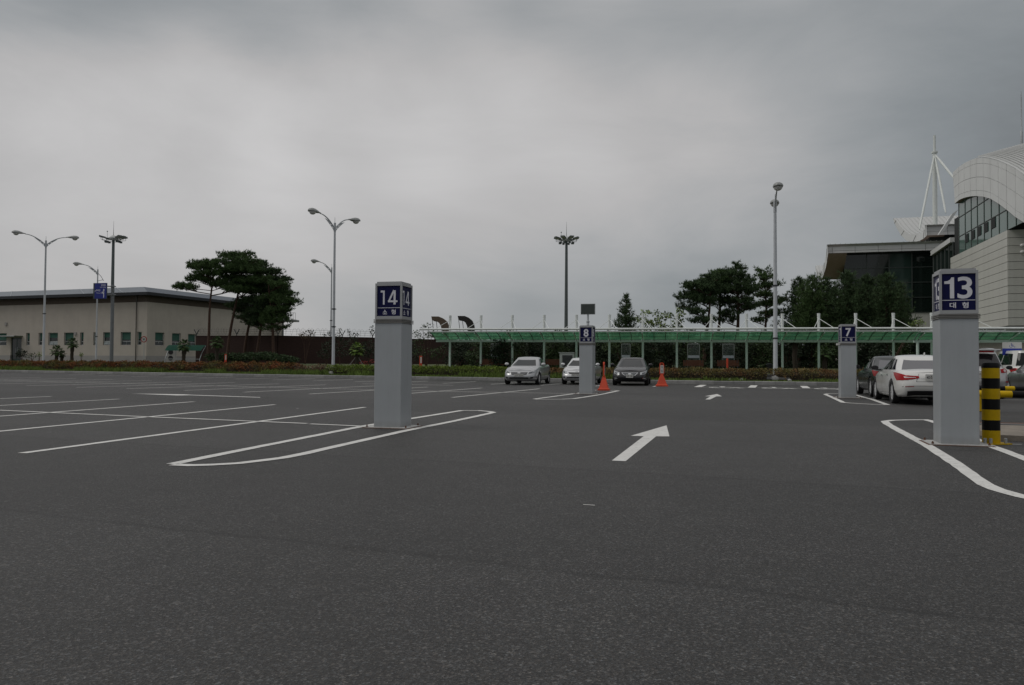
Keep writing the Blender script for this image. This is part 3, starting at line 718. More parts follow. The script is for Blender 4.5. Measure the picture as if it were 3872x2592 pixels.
# ================================================================== LAMPS, MASTS, SIGNS
def lamp_head(t, tip, u):                   # cobra head at the end of an arm, pointing along u
    u = V(u).normalized(); w = V((-u.y, u.x, 0)); z = V((0, 0, 1))
    b = MB(); rows = []
    prof = [(-.05, .05, .05), (.12, .09, .08), (.34, .19, .16), (.60, .27, .22), (.82, .28, .22), (1.0, .21, .16), (1.08, .08, .06)]
    for s_, hw, hh in prof:
        rows.append([tip + u * s_ + w * (hw * math.cos(a)) + z * (.02 + hh * max(math.sin(a), -.25)) for a in [2 * math.pi * k / 14 for k in range(15)]])
    b.sheet(rows); b.add(rows[0][:-1], [list(range(14))]); b.add(rows[-1][:-1], [list(range(14))[::-1]])
    h = b.build('lamp_head', mat('lamp_housing', (.27, .28, .275), .5, .2), t, True)
    MB().ball(tip + u * .72 + z * -.02, (.245, .245, .21), 14, 8).build('lens', mat('lamp_lens', (.55, .55, .53), .15), h, True)
def lamp_arm(t, top, u, length, rise):
    u = V(u).normalized(); z = V((0, 0, 1))
    pts = []
    for k in range(13):
        f = k / 12; pts.append(top + u * (.03 + f * length) + z * (-.38 + (rise + .38) * (1 - (1 - f) ** 1.9)))
    MB().path(pts, [.055 - .022 * k / 12 for k in range(13)], 8).build('arm', GREYPOLE, t, True)
    # perforated gusset plate
    w = V((-u.y, u.x, 0)) * .012
    g = MB(); n_ = 7
    low = [top + u * (.05 + .95 * k / n_) + z * (-.62 + (.62 + rise * .62 - .06) * (k / n_) ** .8) for k in range(n_ + 1)]
    hi = [pts[0].lerp(pts[4], k / n_) if k else pts[0] for k in range(n_ + 1)]
    hi = [V(pts[min(12, round(k * 4 / n_))]) for k in range(n_ + 1)]
    for k in range(n_):
        if k in (1, 3): # holes: leave a small rim
            m1, m2 = low[k].lerp(hi[k], .28), low[k + 1].lerp(hi[k + 1], .28); m3, m4 = low[k].lerp(hi[k], .72), low[k + 1].lerp(hi[k + 1], .72)
            g.prism([low[k] - w, low[k + 1] - w, m2 - w, m1 - w], w * 2); g.prism([m3 - w, m4 - w, hi[k + 1] - w, hi[k] - w], w * 2)
        else: g.prism([low[k] - w, low[k + 1] - w, hi[k + 1] - w, hi[k] - w], w * 2)
    g.build('gusset', GREYPOLE, t)
    lamp_head(t, pts[-1], (pts[-1] - pts[-2]).normalized() * .6 + u * .4)
def street_lamp(px, Y, ytop, dirs, label, base=None, rise=.5, length=1.42, rad=.115, back=False, clamp=(.45,)):
    b = D(px, 1372, Y); zb = zter(b.x, b.y) if base is None else base
    top = D(px, ytop, Y); top = V((b.x, b.y, top.z))
    t = thing('street_lamp', label, 'street lamp', (b.x, b.y, zb - .02), 0, 'street lamps along the verge')
    MB().box((b.x, b.y, zb + .0), (.42, .42, .16), TH).build('footing', CONC, t)
    MB().lathe([(rad * 1.5, 0), (rad * 1.5, .03), (rad * 1.05, .05), (rad * 1.05, .5), (rad, .52), (rad * .62, top.z - zb - .08)], (b.x, b.y, zb + .08), 16).build('pole', GREYPOLE, t, True)
    MB().lathe([(rad * .75, -.62), (rad * .75, .04), (rad * .4, .06)], top, 14).build('collar', GREYPOLE, t, True)
    MB().lathe([(.02, 0), (.012, .45)], top, 8).build('lightning_rod', GREYPOLE, t, True)
    for c_ in clamp:
        z = zb + (top.z - zb) * c_
        k = MB().lathe([(rad * .98, -.05), (rad * 1.0, .05)], (b.x, b.y, z), 14); k.box((b.x, b.y, z), (rad * 3.1, .04, .06)); k.build('band', DARKSTEEL, t, True)
    for u in dirs: lamp_arm(t, top, V((u[0], u[1], 0)), length * (u[2] if len(u) > 2 else 1), rise)
    if back:
        u = -V((dirs[0][0], dirs[0][1], 0)).normalized()
        MB().path([top + V((0, 0, -.35)), top + u * .35 + V((0, 0, -.75)), top + u * .62 + V((0, 0, -1.25))], .03, 8).build('tail_rod', GREYPOLE, t, True)
        MB().tube(top + V((0, 0, -1.3)), top + u * .55 + V((0, 0, -1.12)), .03).build('tail_strut', GREYPOLE, t, True)
street_lamp(164, 75, 912, ((-2.5, -1.9, 1.2), (2.5, 1.9, 1.2)), 'tall double arm street lamp at the far left before the beige building', clamp=(.42,))
street_lamp(363, 90, 1021, ((-2.3, -1.2),), 'single arm street lamp behind the blue direction sign', back=True, clamp=(.28,), rad=.10)
street_lamp(1260, 57, 846, ((-1.6, -2.5), (1.6, 2.5)), 'tall double arm street lamp between pines and pillar 14', clamp=(.42, .30))
street_lamp(1250, 86, 1014, ((-1.6, -1.5),), 'smaller single arm street lamp just behind the tall double one', rad=.10)
street_lamp(2932, 45.6, 764, ((-.62, -2.35), (.75, 2.3)), 'tall street lamp with arms along the view, before the green canopy', base=.40, rise=.35, length=1.6, rad=.13, clamp=(.52, .22))

def high_mast(px, ytop, Y, label, half):
    b = D(px, 1372, Y); zb = zter(b.x, b.y); t = thing('high_mast', label, 'light mast', (b.x, b.y, zb - .02), 0, 'high floodlight masts')
    T = D(px, ytop, Y); T = V((b.x, b.y, T.z)); DK = mat('mast_steel', (.10, .115, .115), .5, .4)
    MB().lathe([(.55, 0), (.55, .04), (.36, .06), (.22, T.z - zb)], (b.x, b.y, zb), 16).build('mast', DK, t, True)
    MB().lathe([(.0, -.5), (.75, -.45), (.78, -.1), (.5, .18), (.2, .36), (0, .4)], T, 16).build('hub', mat('mast_dome', (.40, .42, .41), .4), t, True)
    for rr, zz in ((1.25, -.25), (1.25, -.62)):
        MB().path([T + V((rr * math.cos(a), rr * math.sin(a), zz)) for a in [2 * math.pi * k / 24 for k in range(25)]], .05, 6).build('ring', DK, t)
    for k in range(6):
        a = 2 * math.pi * k / 6; d = V((math.cos(a), math.sin(a), 0))
        MB().tube(T + d * .3 + V((0, 0, -.3)), T + d * 1.3 + V((0, 0, -.3)), .05, n=6).build('spoke', DK, t)
    angs = [2 * math.pi * (k + .5) / 8 for k in range(8)] if not half else [R(-10), R(25), R(150), R(180), R(205), R(-35)]
    for a in angs:
        d = V((math.cos(a), math.sin(a), 0)); w = V((-d.y, d.x, 0)); c0 = T + d * 1.75 + V((0, 0, .02))
        up = V((0, 0, 1)); ax = (d * .95 + up * .22).normalized(); nz = w.cross(ax) * -1
        f = MB().obox(c0, ax * .52, w * .38, nz * .10).build('floodlight', DK, t)
        MB().obox(c0 - nz * .11, ax * .45, w * .32, nz * .006).build('lens', mat('lamp_lens', (.5, .5, .5)), f)
        MB().path([c0 + ax * .2 - nz * .1, c0 + ax * .1 - nz * .5, c0 - d * .45 - up * .55], .035, 6).build('bracket', DK, t)
        MB().obox(T + d * 1.2 + V((0, 0, -.8)), d * .22, w * .14, up * .14).build('ballast', DK, t)
    MB().lathe([(.05, 0), (.03, 1.2), (.012, 2.6)], T + V((0, 0, .35)), 8).build('lightning_rod', DK, t, True)
    q = T + V((-.95, -.3, -.2)); MB().tube(q, q + V((0, 0, 1.2)), .025, n=6).build('beacon_rod', DK, t); MB().ball(q + V((0, 0, 1.25)), .11, 8, 6).build('beacon', DK, t, True)
high_mast(2140, 903, 138, 'slender floodlight mast with even ring of lamps above the green canopy', False)
high_mast(420, 899, 138, 'slender floodlight mast rising behind the beige building on the left', True)

# overhead direction sign on its post
b = D(421, 1372, 86); zb = zter(b.x, b.y)
t = thing('direction_sign', 'blue Korean direction sign hung on the left of a grey post', 'sign', (b.x, b.y, zb), 0)
top = D(425, 1078, 86).z
PSTEEL = mat('sign_post_steel', (.17, .18, .19), .5, .3)
MB().lathe([(.3, 0), (.3, .04), (.2, .06), (.17, top - zb)], (b.x, b.y, zb), 14).build('post', PSTEEL, t, True)
q0, q1 = D(351, 1071, 85.6), D(407.5, 1131, 85.6); w_, h_ = q1.x - q0.x, q0.z - q1.z
cen = V(((q0.x + q1.x) / 2, 85.6, (q0.z + q1.z) / 2))
ux = V((math.cos(R(12)), -math.sin(R(12)), 0)); nn = V((-ux.y, ux.x, 0)) * -1; uz = V((0, 0, 1))
pnl = MB().obox(cen, ux * (w_ / 2), nn * .06, uz * (h_ / 2)).build('panel', mat('panel_back', (.035, .05, .05), .5), t)
fc = MB().obox(cen + nn * .065 + ux * (w_ * .055), ux * (w_ * .445), nn * .006, uz * (h_ / 2 - .02)).build('face', mat('road_blue', (.006, .016, .19), .45, var=.05), t)
o = cen + nn * .075 + ux * (w_ * .055)
def onsign(s, fx, fz, fw, fh, bold=.0): lettering('lettering', s, o + ux * fx * w_ + uz * fz * h_, ux, uz, fw * w_, fh * h_, LETTER, fc, bold)
onsign('관리동', .21, .36, .34, .13, .015); onsign('Office Building', .18, .22, .44, .085); onsign('주차장', -.18, .03, .34, .13, .015); onsign('Parking Area', -.10, -.14, .42, .08); onsign('P', -.39, -.01, .07, .10, .02)
ar = MB()
def sp(x, z): return o + ux * x * w_ + uz * z * h_
ar.add([sp(*q) for q in ((.22, -.43), (.27, -.43), (.27, .02), (.31, .02), (.245, .14), (.18, .02), (.22, .02))], [list(range(7))[::-1]])
ar.add([sp(*q) for q in ((.22, -.22), (.22, -.14), (.15, -.06), (.14, -.02), (.09, -.12), (.15, -.18), (.145, -.12))], [list(range(7))[::-1]])
ar.build('arrow', LETTER, fc)
for zz in (.30, -.22):
    MB().tube(cen + ux * (w_ * .45) + uz * zz * h_, V((b.x + .35, b.y, cen.z + zz * h_)), .06, n=8).build('bracket', PSTEEL, t)
# speed limit sign by the corner of the building
c = D(545, 1284, 90); zb = zter(c.x, c.y); t = thing('speed_limit_sign', 'round red-rimmed 30 speed sign on a thin post by the building corner', 'sign', (c.x, c.y, zb))
MB().tube((c.x, c.y, zb - .02), (c.x, c.y, c.z + .3), .035).build('post', GALV, t, True)
MB().lathe([(.36, -.012), (.36, .012)], (c.x, c.y - .055, c.z), 24, 'Y').build('rim', mat('sign_red', (.30, .02, .02), .5), t)
di = MB().lathe([(.26, -.004), (.26, .004)], (c.x, c.y - .075, c.z), 24, 'Y').build('disc', PLATE, t)
lettering('lettering', '30', (c.x, c.y - .082, c.z), (1, 0, 0), (0, 0, 1), .30, .24, BLACK, di, .03)
# little red-and-white stakes in the beds
for px, py, Y, lb in ((853, 1369, 73, 'short red marker stake with white notice in front of the pines'), (1591, 1368, 58, 'short red marker stake with white notice right of pillar 14'),
                      (2750, 1382, 45.4, 'slim orange marker stake in front of the right bench')):
    c = D(px, py, Y); zb = zter(c.x, c.y); t = thing('marker_stake', lb, 'marker', (c.x, c.y, zb - .03))
    MB().box((c.x, c.y, zb + .55 - .03), (.20 if px != 2750 else .09, .06, 1.1)).build('stake', ORANGE, t)
    if px != 2750: MB().box((c.x + .02, c.y - .035, zb + .75), (.11, .006, .45)).build('notice', PLATE, t)

# ================================================================== LEFT BUILDING
def wall_openings(mb, o, u, n, L, z0, z1, ops, depth=.22):
    """front face with real recesses; n points outward"""
    o, u, n = V(o), V(u), V(n); z = V((0, 0, 1))
    xs = sorted({0, L} | {a for a, b, c, d in ops} | {b for a, b, c, d in ops}); zs = sorted({z0, z1} | {c for a, b, c, d in ops} | {d for a, b, c, d in ops})
    P = lambda x, zz, dp=0: o + u * x + z * zz - n * dp
    for a, b in zip(xs, xs[1:]):
        for c, d in zip(zs, zs[1:]):
            mx_, mz_ = (a + b) / 2, (c + d) / 2
            if any(q[0] < mx_ < q[1] and q[2] < mz_ < q[3] for q in ops): continue
            mb.add([P(a, c), P(b, c), P(b, d), P(a, d)], [(0, 1, 2, 3)])
    for a, b, c, d in ops:
        mb.add([P(a, c), P(b, c), P(b, d), P(a, d), P(a, c, depth), P(b, c, depth), P(b, d, depth), P(a, d, depth)], [(0, 4, 5, 1), (1, 5, 6, 2), (2, 6, 7, 3), (3, 7, 4, 0)])
LC = D(553, 1372, 95); LC.z = 0
uL = V((-1, .36, 0)).normalized(); uR = V((.36, 1, 0)).normalized(); nL = -uR; nR = -uL
ZG, ZE = .96, D(553, 1119, 95).z
lb_ = thing('beige_building', 'long low beige building with blue-grey roof at the far left', 'building', (LC.x, LC.y, ZG - .02))
def onface(px, u, n):                       # distance from the corner along a face for a pixel column
    p = PLN(px, 1372, LC, n); return (p - LC).dot(u)
def zface(px, py, n): return PLN(px, py, LC, n).z
z0w, z1w = zface(500, 1305.6, nL), zface(500, 1256, nL)
opsL = []; kinds = []
for a, b, k in ((-28, 22.8, 'big'), (96.6, 110.6, 'slim'), (144, 158, 'slim'), (181, 216.7, 'open'), (240, 276.4, 'big'), (300.5, 314, 'slim'), (350.6, 360, 'slim'), (388, 422.7, 'open'), (454.6, 493, 'big'), (517, 533.4, 'slim')):
    x0, x1 = sorted((onface(a, uL, nL), onface(b, uL, nL))); opsL.append((x0, x1, z0w, z1w)); kinds.append(k)
dx0, dx1 = sorted((onface(39, uL, nL), onface(80, uL, nL))); dz1 = zface(60, 1277, nL)
opsL.append((dx0, dx1, ZG + .12, dz1))
opsR = []; kR = []
for a, b in ((585, 620), (649, 682), (710, 740)):
    x0, x1 = sorted((onface(a, uR, nR), onface(b, uR, nR))); opsR.append((x0, x1, z0w, z1w)); kR.append('big')
LL, LR = 46, 25
wb = MB(); wall_openings(wb, LC, uL, nL, LL, ZG + .75, ZE, [o_ for o_ in opsL[:-1]] + [(dx0, dx1, ZG + .75, dz1)])
wall_openings(wb, LC, uR, nR, LR, ZG + .75, ZE, opsR)
far_ = LC + uL * LL + uR * LR
wb.add([LC + uL * LL + V((0, 0, ZG)), far_ + V((0, 0, ZG)), far_ + V((0, 0, ZE)), LC + uL * LL + V((0, 0, ZE))], [(0, 1, 2, 3)])
e2 = LC + uR * LR; wb.add([e2 + V((0, 0, ZG)), far_ + V((0, 0, ZG)), far_ + V((0, 0, ZE)), e2 + V((0, 0, ZE))], [(0, 1, 2, 3)])
wb.build('wall', BEIGE, lb_)
pb = MB()
for a, b, u, n in ((.0, dx0, uL, nL), (dx1, LL, uL, nL), (0, LR, uR, nR)):
    pb.obox(LC + u * (a + b) / 2 + V((0, 0, ZG + .37)) + n * (-.06), u * ((b - a) / 2), n * .11, V((0, 0, .38)))
pb.build('plinth', PLINTH, lb_)
MB().tube(LC + uL * 1.6 + nL * .1 + V((0, 0, ZG)), LC + uL * 1.6 + nL * .1 + V((0, 0, ZE)), .06).build('downpipe', mat('downpipe', (.10, .095, .085), .6), lb_)
WFR = mat('window_frame', (.42, .44, .44), .5)
def window(par, o, u, n, a, b, z0, z1, kind):
    C = LC + u * ((a + b) / 2); w = (b - a) / 2; z = V((0, 0, 1)); D_ = -n * .20
    fr = MB(); t_ = .05
    for x in (-1, 1): fr.obox(C + u * x * (w - t_ / 2) + D_ + z * (z0 + z1) / 2, u * t_ / 2, n * .04, z * (z1 - z0) / 2)
    zs_ = z0 + (z1 - z0) * .30
    for zz in (z0 + .03, zs_, z1 - .03): fr.obox(C + D_ + z * zz, u * (w - t_), n * .038, z * .03)
    if kind != 'slim': fr.obox(C + D_ + z * ((z0 + zs_) / 2), u * .03, n * .036, z * ((zs_ - z0) / 2 - .03))
    f = fr.build('window', WFR, par)
    MB().obox(C + D_ - n * .02 + z * (zs_ + z1) / 2, u * (w - t_), n * .008, z * ((z1 - zs_) / 2 - .03)).build('pane', GLASSW, f)
    bl = .55 if kind == 'open' else (.8 if kind == 'big' else .75)
    MB().obox(C + D_ - n * .004 + z * (z1 - .03 - (z1 - zs_) * bl / 2), u * (w - t_ - .03), n * .004, z * ((z1 - zs_) * bl / 2)).build('blind', BLIND, f)
    for s_ in ((-1, 1) if kind != 'slim' else (0,)):
        cw = (w - t_) / 2 if kind != 'slim' else (w - t_); cx = s_ * cw
        tilt = .32 if kind == 'open' else (.12 if kind == 'big' else 0)
        hh = (zs_ - z0) / 2 - .04; cc = C + D_ + u * cx + z * (zs_ - .03 - hh * math.cos(tilt)) + n * (.02 + hh * math.sin(tilt))
        MB().obox(cc, u * (cw - .03), (n * math.cos(tilt) + z * math.sin(tilt)) * .01, (z * math.cos(tilt) - n * math.sin(tilt)) * hh).build('vent_sash', mat('sash_glass', (.22, .25, .25), .12) if kind == 'open' else GLASSW, f)
for (a, b, c_, d_), k in zip(opsL[:-1], kinds): window(lb_, LC, uL, nL, a, b, c_, d_, k)
for (a, b, c_, d_), k in zip(opsR, kR): window(lb_, LC, uR, nR, a, b, c_, d_, k)
dC = LC + uL * (dx0 + dx1) / 2; dw = (dx1 - dx0) / 2; Z_ = V((0, 0, 1))
dr = MB().obox(dC - nL * .2 + Z_ * (ZG + .06 + dz1) / 2, uL * dw, nL * .03, Z_ * ((dz1 - ZG) / 2)).build('door', mat('door_green', (.012, .035, .028), .3), lb_)
for s_ in (-1, 1):
    MB().obox(dC - nL * .16 + uL * s_ * dw * .48 + Z_ * (ZG + dz1) / 2, uL * dw * .40, nL * .01, Z_ * ((dz1 - ZG) / 2 - .25)).build('pane', GLASSW, dr)
    MB().obox(dC - nL * .10 + uL * s_ * .12 + Z_ * (ZG + 1.35), uL * .025, nL * .02, Z_ * .40).build('handle', GALV, dr)
cz = zface(60, 1272, nL)
cn = MB().obox(dC + nL * .6 + Z_ * cz + uL * .5, uL * (dw + .7), nL * .62, Z_ * .03).build('door_canopy', GREEN, lb_)
for k in range(4): MB().obox(dC + nL * .62 + Z_ * (cz - .06) + uL * (.5 + (k - 1.5) * .95), uL * .03, nL * .62, Z_ * .03).build('rib', WFR, cn)
MB().obox(dC + nL * 1.24 + Z_ * (cz - .02) + uL * .5, uL * (dw + .72), nL * .03, Z_ * .05).build('front_bar', WFR, cn)
for px_v, py_v in ((24.5, 1226), (286, 1263)):
    q = PLN(px_v, py_v, LC, nL); MB().obox(q + nL * .06, uL * .17, nL * .06, Z_ * .2).build('vent', PLINTH, lb_)
# roof: deep dark gutter under a blue-grey parapet, on wide eaves
ov = 1.0; ZT = D(553, 1090, 95).z + .16
c00 = LC - uL * ov - uR * ov; c10 = LC + uL * (LL + ov) - uR * ov; c11 = LC + uL * (LL + ov) + uR * (LR + ov); c01 = LC - uL * ov + uR * (LR + ov)
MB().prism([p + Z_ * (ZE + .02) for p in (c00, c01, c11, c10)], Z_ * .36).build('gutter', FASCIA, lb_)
c_in = [LC + uL * -.75 + uR * -.75, LC + uL * -.75 + uR * (LR + .7), LC + uL * (LL + .7) + uR * (LR + .7), LC + uL * (LL + .7) + uR * -.75]
top_in = [p + (LC + uL * LL / 2 + uR * LR / 2 - p).normalized() * 1.6 + Z_ * ZT for p in c_in]
low_in = [p + Z_ * (ZE + .36) for p in c_in]
rf = MB().add(low_in + top_in, [(0, 1, 5, 4), (1, 2, 6, 5), (2, 3, 7, 6), (3, 0, 4, 7), (4, 5, 6, 7)]).build('roof', ROOFBLUE, lb_)
for k in range(7):
    f = (k + .6) / 7.5; a = low_in[0].lerp(low_in[3], f); b2 = top_in[0].lerp(top_in[3], f + .018)
    MB().tube(a, b2 + Z_ * .01, .05, n=5).build('seam', mat('seam_light', (.32, .35, .38), .5), rf)
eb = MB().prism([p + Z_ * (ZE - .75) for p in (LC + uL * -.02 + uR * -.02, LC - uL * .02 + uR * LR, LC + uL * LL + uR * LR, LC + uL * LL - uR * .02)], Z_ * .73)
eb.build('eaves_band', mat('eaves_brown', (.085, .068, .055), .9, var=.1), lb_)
rp = [G(-60, 1349, .93), G(70, 1347, .93), G(112, 1357, .8), G(112, 1366, .7), G(-60, 1368, .7)]
rp = [D(-120, 1372, 100), D(75, 1372, 96), D(105, 1372, 88), D(95, 1372, 80), D(-120, 1372, 82)]
MB().add([V((q.x, q.y, zter(q.x, q.y) + .05)) for q in rp], [(4, 3, 2, 1, 0)]).build('entrance_path', mat('red_paving', (.10, .025, .02), .9, var=.2))['kind'] = 'structure'
# steel stair and landing at the far end of the building
sp0 = D(1085, 1372, 118); t = thing('steel_stair', 'grey steel outside stair and railed landing right of the pines', 'stairs', (sp0.x, sp0.y, .98))
zl = D(1085, 1214, 118).z; x0, x1 = D(1055, 1372, 118).x, D(1122, 1372, 118).x
ST = mat('stair_steel', (.22, .23, .23), .5, .2)
MB().box(((x0 + x1) / 2, 118, zl), (x1 - x0, 2.2, .28)).build('landing', ST, t)
for k in range(9): MB().tube((x0 + (x1 - x0) * k / 8, 116.95, zl + .1), (x0 + (x1 - x0) * k / 8, 116.95, zl + 1.15), .025, n=5).build('baluster', ST, t)
MB().tube((x0, 116.95, zl + 1.15), (x1, 116.95, zl + 1.15), .035, n=6).build('handrail', ST, t)
for s_ in (-1, 1): MB().obox((x0 + .4, 118 + s_ * .7, zl + 1.1), V((-1.1, 0, 1.3)), (0, .06, 0), (.14, 0, .12)).build('stringer', ST, t)
MB().tube((x0 + .5, 118, .98), (x0 + .5, 118, zl), .16, n=8).build('column', ST, t)
MB().tube((x0 + .5, 118, zl - 1.2), (x1 - .5, 118, zl - .1), .08, n=6).build('brace', ST, t)
MB().box((x0 - 1.9, 119, zl / 2 + .5), (3.2, 2.4, zl - .98)).build('stair_tower', BEIGE, t)

# green roofed bicycle shelter beside the building
c = D(700, 1372, 83); zb = zter(c.x, c.y); t = thing('bicycle_shelter', 'low bicycle shelter with dark green curved roof by the beige building', 'shelter', (c.x, c.y, zb - .03))
xa, xb = D(628, 1372, 83).x, D(770, 1372, 83).x; zt = D(700, 1305, 83).z
rows = []
for k in range(7):
    f = k / 6; rows.append([V((xa + .15 * (1 - f), 83 - .75 + 1.5 * f, zt - .62 * (1 - f) ** 1.6)), V((xb, 83 - .75 + 1.5 * f, zt - .62 * (1 - f) ** 1.6))])
MB().sheet(rows).build('roof', mat('shelter_green', (.010, .050, .034), .85, var=.2, spec=.1), t, True)
for x in (xa + .25, xb - .1):
    MB().path([(x, 82.2, zb - .03), (x, 82.2, zt - 1.5), (x + .1, 82.6, zt - .75), (x + .1, 83.5, zt - .1)], .04, 8).build('leg', GALV, t, True)
MB().tube((xa + .25, 82.2, zb + .45), (xb - .1, 82.2, zb + .45), .025).build('rail', GALV, t)
c = D(648, 1372, 86); zb = zter(c.x, c.y); t = thing('air_conditioner', 'white outdoor air conditioner with two round fans under the green shelter', 'air conditioner', (c.x, c.y, zb - .02))
MB().box((c.x, c.y, zb + .85), (.95, .4, 1.5)).build('casing', mat('ac_white', (.35, .34, .33), .6), t)
MB().box((c.x, c.y, zb + .05), (1.2, .6, .12)).build('stand', RUST, t)
for z in (zb + 1.2, zb + .55): MB().lathe([(.27, -.01), (.27, .01)], (c.x, c.y - .212, z), 16, 'Y').build('fan', BLACK, t)

# ================================================================== BRICK WALL WITH WIRE
bw = [D(742, 1372, 85), D(1050, 1372, 82.5), D(1408, 1372, 87), D(1750, 1372, 95), D(2350, 1372, 106), D(3350, 1372, 112)]
tops = [3.8, 3.8, 3.8, 3.75, 3.75, 3.75]
t = thing('brick_wall', 'long dark red brick wall topped with coiled razor wire', 'wall', (bw[1].x, bw[1].y, .9))
m_ = MB(); cp = MB()
for (a, b, za, zb2) in zip(bw, bw[1:], tops, tops[1:]):
    n_ = V((-(b - a).y, (b - a).x, 0)).normalized() * .12
    P = lambda p, z, s_: V((p.x, p.y, z)) + n_ * s_
    m_.add([P(a, .9, -1), P(b, .9, -1), P(b, zb2, -1), P(a, za, -1), P(a, .9, 1), P(b, .9, 1), P(b, zb2, 1), P(a, za, 1)], [(0, 1, 2, 3), (4, 7, 6, 5), (3, 2, 6, 7), (0, 3, 7, 4), (1, 5, 6, 2)])
    cp.obox(((a + b) / 2).xy.to_3d() + V((0, 0, (za + zb2) / 2 + .03)), (b - a).xy.to_3d() / 2, n_ * 1.4, (0, 0, .03))
m_.build('masonry', BRICK, t); cp.build('coping', mat('coping', (.05, .03, .028), .9), t)
WIRE = mat('wire', (.10, .10, .10), .6, .4)
br = MB()
wire_pts = []
for (a, b) in zip(bw, bw[1:]):
    L = (b - a).length; n_ = int(L / 3.4); d = (b - a).normalized(); nn_ = V((-d.y, d.x, 0))
    for k in range(n_):
        p = a + d * (k * L / n_); p = V((p.x, p.y, 3.8))
        y = MB().tube(p, p + V((0, 0, .25)), .05, n=6)
        y.tube(p + V((0, 0, .22)), p + V((0, 0, .75)) + d * .32, .045, n=6); y.tube(p + V((0, 0, .22)), p + V((0, 0, .75)) - d * .32, .045, n=6)
        y.build('bracket', DARKSTEEL, t)
    m2 = int(L / .055)
    for k in range(m2):
        s_ = k * .055; a_ = s_ / .5 * 2 * math.pi; p = a + d * s_
        wire_pts.append(V((p.x, p.y, 4.32)) + d * (.10 * math.sin(a_ * .37)) + V((0, 0, .40 * math.sin(a_))) + nn_ * .40 * math.cos(a_))
w = MB().path(wire_pts, .009, 3, False).build('razor_wire', WIRE, t, kind='stuff')
for zz in (4.05, 4.3, 4.5):
    MB().path([V((p.x, p.y, zz)) for p in bw], .010, 4).build('strand', WIRE, t)

# ================================================================== BOARDING STAIRS BEHIND THE WALL
def hood(px0, px1, ytop, Y, material, flip, label):
    p = D((px0 + px1) / 2, 1372, Y); t = thing('boarding_stairs', label, 'boarding stairs', (p.x, p.y, .98), 0, 'boarding stairs parked behind the wall')
    x0, x1 = D(px0, 1372, Y).x, D(px1, 1372, Y).x; zt = D(px0, ytop, Y).z; w = x1 - x0
    prof_o = [(0, zt), (.42 * w, zt), (.66 * w, zt - .22), (.85 * w, zt - .55), (.97 * w, zt - 1.15), (1.0 * w, zt - 1.7), (.92 * w, zt - 2.4)]
    prof_i = [(.05 * w, zt - .5), (.30 * w, zt - .6), (.46 * w, zt - .85), (.56 * w, zt - 1.3), (.60 * w, zt - 1.8), (.60 * w, zt - 2.4)]
    poly = prof_o + prof_i[::-1]
    m_ = MB(); m_.prism([V((x0 + x, Y - 1.0, z)) for x, z in poly], (0, .12, 0)); m_.prism([V((x0 + x, Y + .9, z)) for x, z in poly], (0, .12, 0))
    m_.sheet([[V((x0 + x, Y - .99, z)), V((x0 + x, Y + 1.01, z))] for x, z in prof_o])
    m_.build('hood', material, t)
    for x in (.06, .28): MB().tube((x0 + x * w, Y - .95, zt - .45), (x0 + (x + .12) * w, Y - .95, zt - 2.6), .04, n=6).build('stanchion', DARKSTEEL, t)
    MB().box((x0 + .45 * w, Y, zt - 2.55), (w * .9, 1.9, .25)).build('platform', GALV, t)
    MB().obox((x0 + 1.0 * w + 1.6, Y, (zt - 2.4) / 2 + .7), V((2.0, 0, -(zt - 3.6) / 2)), (0, .9, 0), (.1, 0, .15)).build('stair_flight', GALV, t)
    MB().box((x0 + .6 * w, Y, 1.55), (3.2, 2.0, .6)).build('chassis', PLATE, t)
    for dx_ in (-1.1, 1.1): MB().lathe([(.38, -.95), (.38, .95)], (x0 + .6 * w + dx_, Y, 1.38), 14, 'Y').build('wheel', RUBBER, t)
    MB().box((x0 + .5 * w, Y, (zt - 2.6 + 1.8) / 2), (.35, 1.2, zt - 4.4)).build('lift_column', GALV, t)
hood(1632, 1698, 1199, 101, mat('hood_brown', (.115, .085, .062), .8), False, 'boarding stairs with brown hood behind the left end of green canopy')
hood(1731, 1794, 1197, 103, mat('hood_black', (.024, .021, .019), .7), True, 'boarding stairs with black curved hood behind the green canopy')

